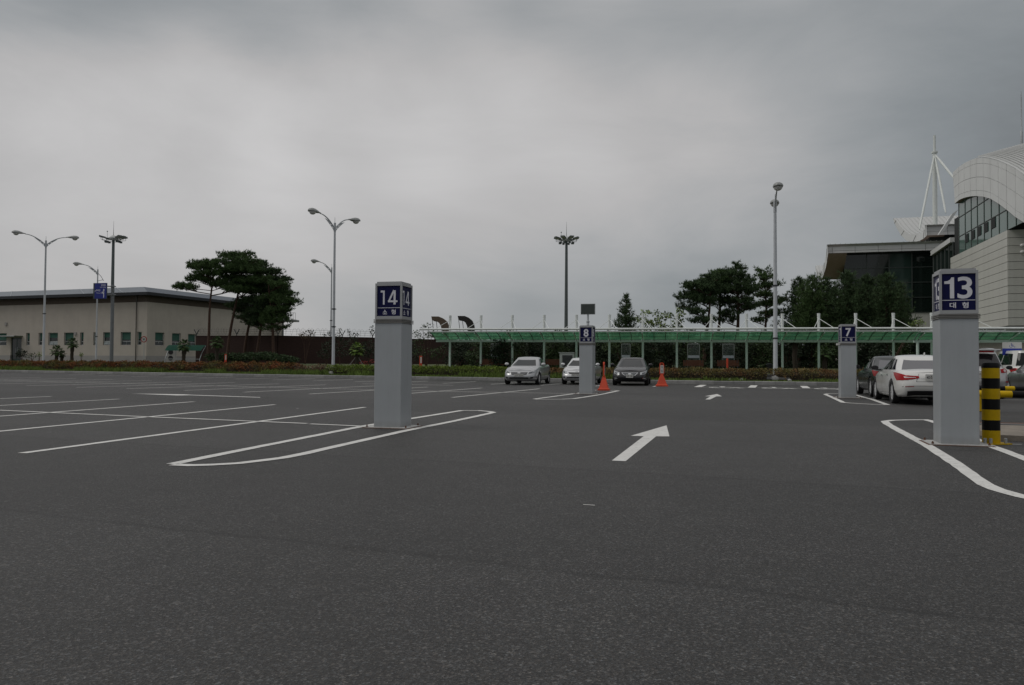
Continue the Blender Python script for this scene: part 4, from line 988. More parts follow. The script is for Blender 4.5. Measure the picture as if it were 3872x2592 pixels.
# ================================================================== GREEN CANOPIES OVER THE WALKWAY
def canopy(name, label, P0, e, a, bay, n, zf, zbeam, zfront, reach, mast_h, has_mast, off0=.35, off1=.35, posts=True, sub=3):
    """posts stand on the line P0 + e*i*bay; the roof rises from the beam over the posts to a front edge 'reach' towards a"""
    t = thing(name, label, 'canopy', (P0.x, P0.y, zf - .02)); Z = V((0, 0, 1))
    L = n * bay
    q = lambda s, r, z: V((P0.x, P0.y, 0)) + e * s + a * r + Z * z
    for i in range(n + 1):
        s = i * bay
        top = zbeam + .05 if not has_mast else mast_h
        MB().lathe([(.10, zf - .02), (.10, zf + .02), (.075, zf + .04), (.075, zbeam)], q(s, 0, 0), 14).build('post', POST_STEEL, t, True)
        if has_mast:
            MB().lathe([(.085, zbeam), (.085, mast_h - .3), (.098, mast_h - .29), (.098, mast_h - .25), (.085, mast_h - .24), (.098, mast_h - .1), (.098, mast_h)], q(s, 0, 0), 14).build('mast', WHITE_STEEL, t, True)
            for ds in (-.62, .62):
                if not (-off0 - .1 <= s + ds <= L + off1 + .1): continue
                MB().tube(q(s, .05, mast_h - .33), q(s + ds, reach - .08, zfront + .16), .018, n=6).build('tie_rod', WHITE_STEEL, t)
        MB().tube(q(s, .0, zbeam + .1), q(s, reach, zfront - .08), .035, n=8).build('bracket_arm', POST_STEEL, t)
    s0, s1 = -off0, L + off1
    MB().obox(q((s0 + s1) / 2, 0, zbeam), e * ((s1 - s0) / 2), a * .05, Z * .07).build('beam', POST_STEEL, t)
    MB().tube(q(s0 - (.6 if has_mast else .2), reach + .04, zfront + .17), q(s1 + .25, reach + .04, zfront + .17), .065, n=12).build('front_pipe', WHITE_STEEL, t, True)
    MB().tube(q(s0, reach, zfront + .0), q(s1, reach, zfront + .0), .045, n=10).build('edge_pipe', WHITE_STEEL, t, True)
    k = int((s1 - s0) / .5)
    for i in range(0, k + 1, 2): MB().tube(q(s0 + (s1 - s0) * i / k, reach, zfront), q(s0 + (s1 - s0) * i / k, reach + .04, zfront + .17), .022, n=6).build('standoff', WHITE_STEEL, t)
    def curve(f): return (.06 + (reach - .06) * f, zbeam + .06 + (zfront - zbeam - .07) * (1 - (1 - f) ** 1.7))
    m = n * sub; step = bay / sub
    bounds = [s0] + [i * step for i in range(m + 1)] + [s1]
    rib = None
    for s in bounds:
        pts = [q(s, *curve(k / 8)) for k in range(9)]
        r_ = MB()
        for p1, p2 in zip(pts, pts[1:]):
            d = (p2 - p1); nn = e.cross(d).normalized(); r_.obox((p1 + p2) / 2 - nn * 0, d * .51, e * .018, nn * .028)
        r_.build('rib', mat('rib_green', (.10, .17, .13), .5), t)
    for sa, sb in zip(bounds, bounds[1:]):
        if sb - sa < .05: continue
        rows = []
        for k in range(9):
            r, z = curve(k / 8); rows.append([q(sa + .02, r, z + .035), q(sb - .02, r, z + .035)])
        MB().sheet(rows).build('roof_pane', GREEN, t, True)
    for f in (.33, .66):
        r, z = curve(f); MB().obox(q((s0 + s1) / 2, r, z - .01), e * ((s1 - s0) / 2), a * .014, Z * .012).build('purlin', mat('rib_green', (.1, .17, .13)), t)
    return t
CP0 = D(1701, 1372, 54.6); CP14 = D(3523.6, 1372, 48.6); CP0.z = CP14.z = 0
ce = (CP14 - CP0).normalized(); bay = (CP14 - CP0).length / 14; ca = V((ce.y, -ce.x, 0)); ca = ca if ca.y < 0 else -ca
ZF = .60
canopy('walkway_canopy', 'long green-roofed walkway canopy with white masts across the middle', CP0, ce, ca, bay, 15, ZF, 2.63, 3.20, 1.9, 4.42, True, 1.0, 1.2)
C2 = D(3470, 1372, 43.0); C2.z = 0
canopy('entrance_canopy', 'shorter green canopy with white pipe edge at the right behind the cars', C2, ce, ca, 2.3, 6, .40, 2.46, 2.95, 1.2, 3, False, .2, .3)
# paved walkway under the canopy
wk = MB().prism([CP0 + ce * -1 + ca * .9 + V((0, 0, ZF - .35)), CP0 + ce * 32 + ca * .9 + V((0, 0, ZF - .35)), CP0 + ce * 32 - ca * 1.7 + V((0, 0, ZF - .35)), CP0 + ce * -1 - ca * 1.7 + V((0, 0, ZF - .35))], (0, 0, .345)).build('walkway', TILE)
struct(wk)
sc = kpt(2935, 1.35)
stp = MB().box((sc.x + .05, sc.y + .55, .46), (1.5, 1.1, .22), ROTB).box((sc.x - .05, sc.y - .28, .36), (1.3, .7, .12), ROTB)
st = stp.build('step', CONC); tag(st, 'grey stone steps up to the walkway between the two brown hedges', 'steps')
# glass wind screens and benches
def screen(pxa, pxb, bar, label):
    A1, B1 = [PLN(p, 1372, CP0 - ca * .55, ca) for p in (pxa, pxb)]
    A1.z = B1.z = 0; t = thing('wind_screen', label, 'screen', (A1.x, A1.y, ZF - .01), 0, 'glass wind screens under the canopy'); Z = V((0, 0, 1)); L = (B1 - A1).length
    pane = MB().obox((A1 + B1) / 2 + Z * (ZF + .95), ce * (L / 2), ca * .006, Z * .9).build('pane', CLEAR, t)
    for f in (0, 1): MB().obox(A1.lerp(B1, f) + Z * (ZF + .92), ce * .022, ca * .025, Z * .93).build('mullion', mat('screen_frame', (.20, .22, .21), .5), t)
    MB().obox((A1 + B1) / 2 + Z * (ZF + 1.86), ce * (L / 2), ca * .03, Z * .03).build('head_rail', mat('screen_frame', (.2, .22, .21)), t)
    if bar: MB().obox((A1 + B1) / 2 + Z * (ZF + 1.02) + ca * .03, ce * (L / 2 - .02), ca * .01, Z * .085).build('notice_bar', mat('bar_white', (.42, .45, .50), .5), t)
for a, b, s in ((1857, 1895, 'framed glass screen behind the leftmost bench under the canopy'), (2350, 2383, 'framed glass screen above the black sedan roof'), (2600, 2645, 'framed glass screen behind the bench left of middle masts'),
                (2733, 2776, 'framed glass screen behind the bench with the orange stake')): screen(a, b, True, s)
def bench(pxa, pxb, label):
    A1, B1 = [PLN(p, 1372, CP0 - ca * .15, ca) for p in (pxa, pxb)]; A1.z = B1.z = 0; C = (A1 + B1) / 2; w = (B1 - A1).length; Z = V((0, 0, 1))
    t = thing('bench', label, 'bench', (C.x, C.y, ZF), 0, 'brown slatted benches under the canopy')
    for k in range(4): MB().obox(C + ca * (-.02 + .11 * k) + Z * (ZF + .42), ce * (w / 2), ca * .045, Z * .02).build('seat_slat', WOOD, t)
    for k in range(4): MB().obox(C + ca * (-.09 - .02 * k) + Z * (ZF + .50 + .085 * k), ce * (w / 2), ca * .015, Z * .038).build('back_slat', WOOD, t)
    for s_ in (-1, 1):
        MB().obox(C + ce * s_ * (w / 2 - .12) + ca * .14 + Z * (ZF + .2), ce * .025, ca * .2, Z * .2).build('leg', DARKSTEEL, t)
        MB().obox(C + ce * s_ * (w / 2 - .12) + ca * -.12 + Z * (ZF + .55), ce * .02, ca * .012, Z * .25).build('back_support', DARKSTEEL, t)
for a, b, s in ((1817, 1911, 'brown slatted bench left of the silver sedan under the canopy'), (2062, 2135, 'brown slatted bench mostly hidden behind the silver sedan'),
                (2583, 2661, 'brown slatted bench right of the paper-notice cone'), (2712, 2795, 'brown slatted bench behind the slim orange stake')): bench(a, b, s)
c = D(2146, 1372, 52); t = thing('vent_cabinet', 'white louvred cabinet behind the white compact car', 'cabinet', (c.x, c.y, .55), ROTB)
MB().box((0, 0, .62), (.95, .6, 1.26)).build('casing', mat('cabinet_white', (.36, .39, .37), .6), t, local=True); MB().box((0, -.0, 1.28), (1.05, .7, .05)).build('lid', mat('cabinet_white', (.36, .39, .37)), t, local=True)
for k in range(9): MB().obox((.05, -.31, .40 + k * .085), (.34, 0, 0), (0, .02, .018), (0, -.004, .02)).build('louvre', DARKSTEEL, t, local=True)
c = D(2908, 1372, 50.5); t = thing('litter_bin', 'small black litter bin on the walkway beside the tall lamp', 'bin', (c.x, c.y, ZF - .005))
MB().lathe([(.17, 0), (.2, .5), (.22, .52), (.18, .6), (0, .62)], (0, 0, 0), 14).build('drum', BLACK, t, True, local=True)

# accessible parking sign
c = D(3826, 1372, 37.5); t = thing('parking_sign', 'white and blue accessible parking sign behind the silver SUV', 'sign', (c.x, c.y, 0), ROTB)
MB().tube((0, 0, 0), (0, 0, 2.3), .035).build('post', GALV, t, True, local=True)
MB().box((0, -.05, 2.13), (.82, .03, .30)).build('upper_board', PLATE, t, local=True)
lo = MB().box((0, -.05, 1.82), (.82, .03, .315)).build('lower_board', mat('sign_royal_blue', (.012, .03, .28), .4), t, local=True)
sy = MB(); bl_ = mat('symbol_blue', (.012, .03, .25), .5)
def st2(pts, wd):
    vs, fs = stroke2d(pts, wd); sy.add([(q[0], -.0665 - .0003 * len(sy.v) / 40, 2.13 + q[1]) for q in vs], fs)
st2([(-.03, .06), (-.03, -.02), (.05, -.02), (.09, -.09), (.14, -.08)], .022); st2([(-.03, .03), (.04, .03)], .018)
st2([(-.055 + .062 * math.cos(a), -.05 + .055 * math.sin(a)) for a in [R(120) + R(280) * k / 14 for k in range(15)]], .018)
sy.lathe([(.018, -.001), (.018, .001)], (-.03, -.069, 2.13 + .09), 10, 'Y')
sy.build('symbol', bl_, t, local=True)
vs, fs = TXT.setdefault(('장애인 전용주차구역', 0), text_mesh('장애인 전용주차구역', 0)); xs = [q[0] for q in vs]; ys = [q[1] for q in vs]
MB().add([((q[0] - (min(xs) + max(xs)) / 2) * .5 / (max(xs) - min(xs)), -.067, 1.83 + (q[1] - .4) * .06) for q in vs], fs).build('lettering', mat('faint_letter', (.06, .08, .3), .6), lo, local=True)

# ================================================================== TERMINAL BUILDING
TB = D(3129, 1372, 90); TB.z = 0
term = thing('terminal_building', 'large white airport terminal with arched gable, dark glass hall and cable mast', 'building', (TB.x, TB.y, .98))
Z_ = V((0, 0, 1))
zt, zbm = D(3129, 925.4, 90).z, D(3129, 959.5, 90).z
HL = 13.6
fas = MB().obox(TB + B_ * HL / 2 + A_ * .14 + Z_ * (zt + zbm) / 2, B_ * (HL / 2), A_ * .1, Z_ * ((zt - zbm) / 2)).build('hall_fascia', JOINT, term)
cols = [0, .57] + [.57 + 2.43 * k for k in range(1, 6)] + [HL]; rws = [zbm, zbm + .27, zbm + .80, zt]
for a, b in zip(cols, cols[1:]):
    for c_, d_ in zip(rws, rws[1:]):
        MB().obox(TB + B_ * (a + b) / 2 + Z_ * (c_ + d_) / 2, B_ * ((b - a) / 2 - .02), A_ * .04, Z_ * ((d_ - c_) / 2 - .018)).build('cladding_panel', PANELW, fas)
def prof(pts, off, sc, p0, n): return [PLN(off[0] + x / sc, off[1] + y / sc, p0, n) for x, y in pts]
o3, s3 = (3050, 780), 3.335
topc = prof([(262, 485), (255, 540), (240, 640), (222, 720), (205, 775), (185, 825), (165, 845), (145, 830), (125, 790), (115, 750)], o3, s3, TB, B_)
lowc = prof([(270, 600), (258, 690), (240, 780), (220, 850), (200, 900), (178, 930), (150, 918), (130, 875), (115, 815), (109, 765)], o3, s3, TB, B_)
def mono(c):                                 # keep the profile running away from the front
    out = [c[0]]
    for p in c[1:]:
        s0 = (out[-1] - TB).dot(A_); s1 = (p - TB).dot(A_)
        out.append(p if s1 > s0 + .15 else p + A_ * (s0 + .15 - s1))
    return out
def wave_roof(topc, lowc, L, par, tag_):
    topc, lowc = mono(topc), mono(lowc)
    n = len(topc)
    e = MB()
    for i in range(n - 1): e.add([topc[i], topc[i + 1], lowc[i + 1], lowc[i]], [(0, 1, 2, 3)])
    ends = e.build('roof_edge', PANELW, par)
    r = MB().sheet([[p, p + B_ * L] for p in topc]).build('roof_sheet', METROOF, par, True)
    rb = MB()
    for k in range(int(L / .55)):
        d = B_ * (.3 + k * .55)
        for i in range(n - 1): rb.obox((topc[i] + topc[i + 1]) / 2 + d + Z_ * .03, (topc[i + 1] - topc[i]) / 2, B_ * .03, Z_ * .04)
    rb.build('seam_ribs', METROOF, r, kind='stuff')
    MB().sheet([[p, p + B_ * 2.0] for p in lowc]).build('soffit', SOFFIT, par, True)
    if tag_ != 'hall': MB().sheet([[p + B_ * 2.0, p + B_ * L] for p in lowc]).build('inner_soffit', FASCIA, par, True)
    else: MB().obox(TB + B_ * (L / 2 + 1) + A_ * .75 + Z_ * (zbm + .06), B_ * (L / 2 - 1), A_ * .5, Z_ * .05).build('inner_soffit', FASCIA, par)
    MB().add([topc[-1], topc[-1] + B_ * L, lowc[-1] + B_ * L, lowc[-1]], [(0, 1, 2, 3)]).build('back_edge', FASCIA, par)
    # panel joints on the edge band
    for i in range(1, n - 1, 2):
        MB().tube(topc[i] - B_ * .01, lowc[i] - B_ * .01, .03, n=4).build('edge_joint', JOINT, ends)
    return ends
wave_roof(topc, lowc, HL, term, 'hall')
# glass hall under it
z7 = D(3300, 1189, 92).z
G0 = TB + A_ * 1.1 + B_ * 2.0; GW = HL + .6
MB().obox(G0 + B_ * GW / 2 + A_ * 6 + Z_ * ((1 + z7) / 2), B_ * (GW / 2), A_ * 6, Z_ * ((z7 - 1) / 2)).build('base_wall', PANELB, term)
MB().obox(G0 + B_ * GW / 2 + A_ * 1.3 + Z_ * ((z7 + zbm) / 2 + .0), B_ * (GW / 2 - .12), A_ * 1.2, Z_ * ((zbm - z7) / 2)).build('hall_core', mat('interior_dark', (.010, .013, .012), .7), term)
MUL = mat('mullion_dark', (.045, .055, .05), .5); MULW = mat('mullion_white', (.40, .41, .40), .5)
gm = MB(); ncol, nrow = 6, 4
for i in range(ncol):
    for j in range(nrow):
        a, b = GW * i / ncol, GW * (i + 1) / ncol; c_, d_ = z7 + (zbm - z7) * j / nrow, z7 + (zbm - z7) * (j + 1) / nrow
        MB().obox(G0 + B_ * (a + b) / 2 + Z_ * (c_ + d_) / 2, B_ * ((b - a) / 2 - .05), A_ * .03, Z_ * ((d_ - c_) / 2 - .04)).build('glass_pane', GLASSM if i == 2 else GLASSD, term)
for i in range(ncol + 1): gm.obox(G0 + B_ * GW * i / ncol + Z_ * (z7 + zbm) / 2 - A_ * .03, B_ * .05, A_ * .06, Z_ * ((zbm - z7) / 2))
for j in range(nrow + 1): gm.obox(G0 + B_ * GW / 2 + Z_ * (z7 + (zbm - z7) * j / nrow) - A_ * .04, B_ * (GW / 2), A_ * .05, Z_ * .04)
gm.build('mullions', MUL, term)
# side glass with a white grid, leaning with the roof
for i in range(5):
    for j in range(4):
        c_ = z7 - 3 + (zbm - 2.2 - z7 + 3) * j / 4; d_ = z7 - 3 + (zbm - 2.2 - z7 + 3) * (j + 1) / 4; a, b = 2.0 * i, 2.0 * (i + 1)
        MB().obox(G0 + A_ * (a + b) / 2 - B_ * .08 + Z_ * (c_ + d_) / 2, A_ * .93, B_ * .03, Z_ * ((d_ - c_) / 2 - .06)).build('side_pane', mat('pale_pane', (.30, .31, .31), .15), term)
# upper wave roof
TU = D(3503, 1372, 94); TU.z = 0; o1, s1 = (3000, 300), 1.65
tu = prof([(830, 910), (816, 940), (795, 962), (765, 975), (725, 968), (692, 945), (662, 912), (641, 882), (627, 868)], o1, s1, TU, B_)
lu = prof([(832, 975), (812, 995), (785, 1010), (745, 1018), (705, 1008), (672, 975), (645, 930), (631, 900), (622, 874)], o1, s1, TU, B_)
_TB = TB; TB = TU; wave_roof(tu, lu, 16, term, 'upper'); TB = _TB
zu0, zu1 = D(3503, 892, 94).z, D(3503, 851, 94).z
uf = MB().obox(TU + B_ * 6 + Z_ * (zu0 + zu1) / 2 + A_ * .1, B_ * 6, A_ * .1, Z_ * ((zu1 - zu0) / 2)).build('upper_fascia', JOINT, term)
for k in range(5):
    for c_, d_ in ((zu0, zu0 + .45), (zu0 + .45, zu1 - .25), (zu1 - .25, zu1)):
        MB().obox(TU + B_ * (1.2 + 2.4 * k) + Z_ * (c_ + d_) / 2 - A_ * .03, B_ * 1.18, A_ * .04, Z_ * ((d_ - c_) / 2 - .015)).build('cladding_panel', PANELW, uf)
MB().obox(TU + B_ * 6.5 + A_ * 5 + Z_ * (zt + zu0) / 2, B_ * 6, A_ * 4.6, Z_ * ((zu0 - zt) / 2 + .2)).build('upper_core', mat('interior_dark', (.01, .013, .012)), term)
# mast with its stays
mtop = D(3533, 513, 98); mb_ = D(3536, 852, 98); mcol = D(3532.5, 577, 98)
MB().path([(mb_.x, mb_.y, mb_.z - 3), (mb_.x, mb_.y, (mb_.z + mcol.z) / 2), (mb_.x, mb_.y, mcol.z), (mb_.x, mb_.y, mcol.z + .02), (mb_.x, mb_.y, mtop.z)], [.28, .28, .25, .16, .14], 14).build('mast', WHITE_STEEL, term, True)
MB().lathe([(.36, -.1), (.36, .12)], (mb_.x, mb_.y, mcol.z), 14).build('mast_collar', WHITE_STEEL, term)
mc = V((mb_.x, mb_.y, mcol.z - .2))
for (x, y, Y) in ((3476, 870, 93), (3576, 806, 93), (3640, 715, 92)):
    e_ = D(x, y, Y); MB().path([mc, mc.lerp(e_, .25), mc.lerp(e_, .92), e_], [.08, .145, .13, .06], 10).build('stay', WHITE_STEEL, term, True)
MB().obox((D(3558, 881, 86) + D(3609, 803, 86)) / 2, (D(3609, 803, 86) - D(3558, 881, 86)) / 2, A_ * .35, V((.34, 0, .24))).build('steel_beam', PANELW, term)
# cladding block
ZC = 62.0; K0 = D(3815, 1372, ZC); K0.z = 0
KL = 17.0; KR = 16.0
kz1 = PLN(3815, 870, K0, A_).z; kz0 = PLN(3817, 1233, K0, A_).z
MB().prism([K0 + A_ * .05 + B_ * .05 + Z_ * (kz0 + .02), K0 + A_ * KL + B_ * .05 + Z_ * (kz0 + .02), K0 + A_ * KL + B_ * KR + Z_ * (kz0 + .02), K0 + A_ * .05 + B_ * KR + Z_ * (kz0 + .02)], Z_ * (kz1 - kz0 - .04)).build('block_core', JOINT, term)
nc = 12; chh = (kz1 - kz0) / nc
for k in range(nc):
    z = kz0 + chh * (k + .5)
    MB().obox(K0 + A_ * (KL / 2), A_ * (KL / 2), B_ * .035, Z_ * (chh / 2 - .018)).build('cladding_course', PANELB, term).location.z = z
    MB().obox(K0 + B_ * (KR / 2 + .04), B_ * (KR / 2), A_ * .035, Z_ * (chh / 2 - .018)).build('cladding_course', PANELB, term).location.z = z
MB().obox(K0 + A_ * (KL / 2 + 1.8) + B_ * (KR / 2 + 1.8) + Z_ * (kz0 / 2 + .35), A_ * (KL / 2), B_ * (KR / 2), Z_ * (kz0 / 2 - .36)).build('ground_floor', mat('ground_floor_beige', (.30, .285, .25), .8), term)
for k in range(3):
    q = K0 + B_ * (3.6 + 3.4 * k) + A_ * 1.76; MB().obox(q + Z_ * 2.3, B_ * .9, A_ * .03, Z_ * 1.2).build('ground_window', GLASSD, term)
# arched gable: bands of panels on the plane of the block's left wall
oa, sa = (3500, 500), 3.137
GP = K0 - B_ * .30
def AP(x, y, off=0): return PLN(oa[0] + x / sa, oa[1] + y / sa, GP - B_ * off, B_)
outer = [(320, 478), (390, 414), (455, 370), (527, 334), (600, 308), (680, 299), (763, 310), (858, 336), (958, 376), (1062, 427), (1167, 500), (1290, 600), (1420, 730), (1560, 900)]
inner = [(345, 850), (395, 806), (458, 780), (530, 764), (600, 760), (685, 768), (768, 792), (862, 848), (960, 922), (1065, 1010), (1167, 1075), (1290, 1150), (1420, 1230), (1560, 1330)]
fr = [0, .15, .5, .85, 1]
def lerp2(i, f): a, b = outer[i], inner[i]; return (a[0] + (b[0] - a[0]) * f, a[1] + (b[1] - a[1]) * f)
gb = MB()
for i in range(len(outer) - 1): gb.add([AP(*outer[i]) + B_ * .06, AP(*outer[i + 1]) + B_ * .06, AP(*inner[i + 1]) + B_ * .06, AP(*inner[i]) + B_ * .06], [(0, 3, 2, 1)])
gab = gb.build('gable_backing', JOINT, term)
for i in range(len(outer) - 1):
    for f0, f1 in zip(fr, fr[1:]):
        q = [AP(*lerp2(i, f0)), AP(*lerp2(i + 1, f0)), AP(*lerp2(i + 1, f1)), AP(*lerp2(i, f1))]; c_ = sum(q, V()) / 4
        q = [c_ + (p - c_) * .985 for p in q]; q = [p + (c_ - p).normalized() * .012 for p in q]
        MB().prism(q, B_ * .05).build('gable_panel', PANELW, gab)
# underside of the arch band, and the glass set back under it
MB().sheet([[AP(*p), AP(*p) + B_ * .9] for p in inner]).build('arch_soffit', SOFFIT, term, True)
vb = [0, .6, 1.5, 3, 5, 7.5, 10.5, 14, 18]
def vpt(p, b): return AP(*p) + B_ * (b - .05) + Z_ * (.03 + .27 * b - .006 * b * b)
vcur = outer[4:]
rfm = MB().sheet([[vpt(p, b) for b in vb] for p in vcur]).build('vault_roof', METROOF, term, True)
rb = MB()
for k in range(74):
    b = .2 + .24 * k; pts = [vpt(p, b) for p in vcur]
    for p1, p2 in zip(pts, pts[1:]): rb.obox((p1 + p2) / 2 + Z_ * .05, (p2 - p1) / 2, B_ * .025 + Z_ * .012, Z_ * .045)
rb.build('seam_ribs', mat('seam_rib_metal', (.42, .43, .42), .45, .35), rfm, kind='stuff')  # ribs in a slightly darker metal than the roof sheet
GQ = K0 + B_ * .0
def GPX(x, y): return PLN(oa[0] + x / sa, oa[1] + y / sa, K0 + B_ * .05, B_)
mulx = [390, 465, 537, 610, 690, 775, 868, 965, 1070, 1190]
zr1 = GPX(395, 1015).z; zr2 = GPX(400, 1240).z
def arch_z(s):                              # height of the arch's inner edge over a point of the wall
    pts = sorted(((AP(*p) - K0).dot(A_), AP(*p).z) for p in inner); return float(np.interp(s, [p[0] for p in pts], [p[1] for p in pts]))
ss = [(GPX(x, 1000) - K0).dot(A_) for x in mulx]
mu = MB()
for a, b in zip(ss, ss[1:]):
    a2, b2 = a - .05, b + .05
    za, zb_ = arch_z(a), arch_z(b)
    for lo_, hi_ in ((kz1, zr2), (zr2, zr1), (zr1, 99)):
        hiA, hiB = min(hi_, za + .2), min(hi_, zb_ + .2)
        if hiA <= lo_ + .1 and hiB <= lo_ + .1: continue
        hiA, hiB = max(hiA, lo_ + .02), max(hiB, lo_ + .02)
        MB().prism([K0 + B_ * .08 + A_ * a2 + Z_ * (lo_ + .05), K0 + B_ * .08 + A_ * b2 + Z_ * (lo_ + .05), K0 + B_ * .08 + A_ * b2 + Z_ * hiB, K0 + B_ * .08 + A_ * a2 + Z_ * hiA], B_ * .04).build('arch_pane', GLASSG, term)
    mu.obox(K0 + A_ * a + B_ * .06 + Z_ * (kz1 + arch_z(a)) / 2, A_ * .04, B_ * .02, Z_ * ((arch_z(a) - kz1) / 2))
for z in (zr1, zr2): mu.obox(K0 + B_ * .05 + A_ * (ss[0] + ss[-2]) / 2 + Z_ * z, A_ * (abs(ss[0] - ss[-2]) / 2), B_ * .022, Z_ * .03)
mu.build('arch_mullions', mat('mullion_grey', (.06, .065, .06), .5), term)
for x0, y0, x1, y1 in ((470, 1203, 505, 1318), (540, 1160, 578, 1280), (614, 1115, 655, 1240), (694, 1068, 738, 1198), (779, 1012, 826, 1150)):
    a, b = (GPX(x0, 1100) - K0).dot(A_), (GPX(x1, 1100) - K0).dot(A_); c_ = GPX((x0 + x1) / 2, (y0 + y1) / 2); hh = abs(GPX(x0, y0).z - GPX(x0, y1 - 8).z) / 2 * .92
    MB().obox(K0 + A_ * (a + b) / 2 + B_ * .05 + Z_ * c_.z, A_ * (abs(a - b) / 2), B_ * .02, Z_ * hh).build('dark_window', mat('interior_dark', (.01, .013, .012)), term)
MB().obox(K0 + A_ * 8.5 + B_ * 4 + Z_ * (kz1 + 1.9), A_ * 8.3, B_ * 3.7, Z_ * 1.95).build('arch_core', mat('interior_dark', (.01, .013, .012)), term)
a0, a1 = D(3863, 560, 78), D(3865, 345, 78)
MB().path([a0 - Z_ * 2, a0 + Z_ * .2, V((a0.x, a0.y, a0.z + (a1.z - a0.z) * .28)), V((a0.x, a0.y, a0.z + (a1.z - a0.z) * .3)), V((a0.x, a0.y, a1.z - .8)), V((a0.x, a0.y, a1.z))], [.14, .14, .12, .07, .06, .02], 10).build('antenna', GALV, term, True)
# glazed link between hall and block
l0, l1 = D(3533, 1372, 85.5), D(3608, 1372, 80.5); l0.z = l1.z = 0
lz0, lz1 = D(3533, 966, 85.5).z, D(3624, 915, 80.5).z
lk = MB().add([l0 + Z_ * 7, l1 + Z_ * 7, l1 + Z_ * lz1, l0 + Z_ * lz0, l0 + Z_ * 7 + B_ * 3, l1 + Z_ * 7 + B_ * 3, l1 + Z_ * lz1 + B_ * 3, l0 + Z_ * lz0 + B_ * 3], [(0, 1, 2, 3), (7, 6, 5, 4), (3, 2, 6, 7), (0, 3, 7, 4), (0, 4, 5, 1), (1, 5, 6, 2)]).build('link_glass', GLASSD, term)
for k in range(6): q = l0.lerp(l1, k / 5); MB().tube(q + Z_ * 7 - B_ * .02, q + Z_ * (lz0 + (lz1 - lz0) * k / 5) - B_ * .02, .06, n=4).build('mullion', MUL, lk)
MB().obox((l0 + l1) / 2 + Z_ * ((lz0 + lz1) / 2 + .2), (l1 - l0) / 2 + Z_ * (lz1 - lz0) / 2, B_ * .3, Z_ * .25).build('link_parapet', PANELW, lk)
# two floodlights on the block's front wall
for yy, lb2 in ((931, 'upper grey floodlight on the cladding at the right edge'), (956, 'lower grey floodlight on the cladding at the right edge')):
    q = PLN(3862, yy, K0 - A_ * .2, A_); t = thing('wall_floodlight', lb2, 'floodlight', tuple(q), 0, 'floodlights on the terminal wall')
    MB().path([q + A_ * .17, q - A_ * .25], .05, 8).build('arm', GALV, t); MB().ball(q - A_ * .35, (.22, .18, .16), 12, 8).build('lamp', mat('lamp_lens', (.5, .5, .5)), t, True)

# ================================================================== PLANTS
RNG = np.random.default_rng(11)
def leaf_tris(C, size, up=0.0, aspect=.55, outward=None):
    """one pointed leaf (two triangles) at each centre"""
    n = len(C); a = RNG.normal(size=(n, 3)); a[:, 2] += up
    if outward is not None: a += outward
    a /= np.linalg.norm(a, axis=1, keepdims=True) + 1e-9
    b = np.cross(a, RNG.normal(size=(n, 3))); b /= np.linalg.norm(b, axis=1, keepdims=True) + 1e-9
    s = (size * RNG.uniform(.65, 1.35, n))[:, None]
    v = np.stack([C, C + a * s * .5 + b * s * aspect * .5, C + a * s, C + a * s * .5 - b * s * aspect * .5], 1).reshape(-1, 3)
    f = np.arange(n * 4).reshape(n, 4)
    return v, f
def tuft_tris(C, d, m, length, width):
    """m needles fanning out of each centre around the direction d"""
    n = len(C); C = np.repeat(C, m, 0); d = np.repeat(d, m, 0)
    a = d + RNG.normal(size=(n * m, 3)) * .75; a /= np.linalg.norm(a, axis=1, keepdims=True)
    b = np.cross(a, RNG.normal(size=(n * m, 3))); b /= np.linalg.norm(b, axis=1, keepdims=True)
    L = length * RNG.uniform(.7, 1.25, (n * m, 1))
    v = np.stack([C - b * width / 2, C + b * width / 2, C + a * L], 1).reshape(-1, 3)
    return v, np.arange(n * m * 3).reshape(-1, 3)
def in_ball(n, shell=.5):
    p = RNG.normal(size=(n, 3)); p /= np.linalg.norm(p, axis=1, keepdims=True)
    return p * (RNG.uniform(shell ** 3, 1, (n, 1)) ** (1 / 3)), p
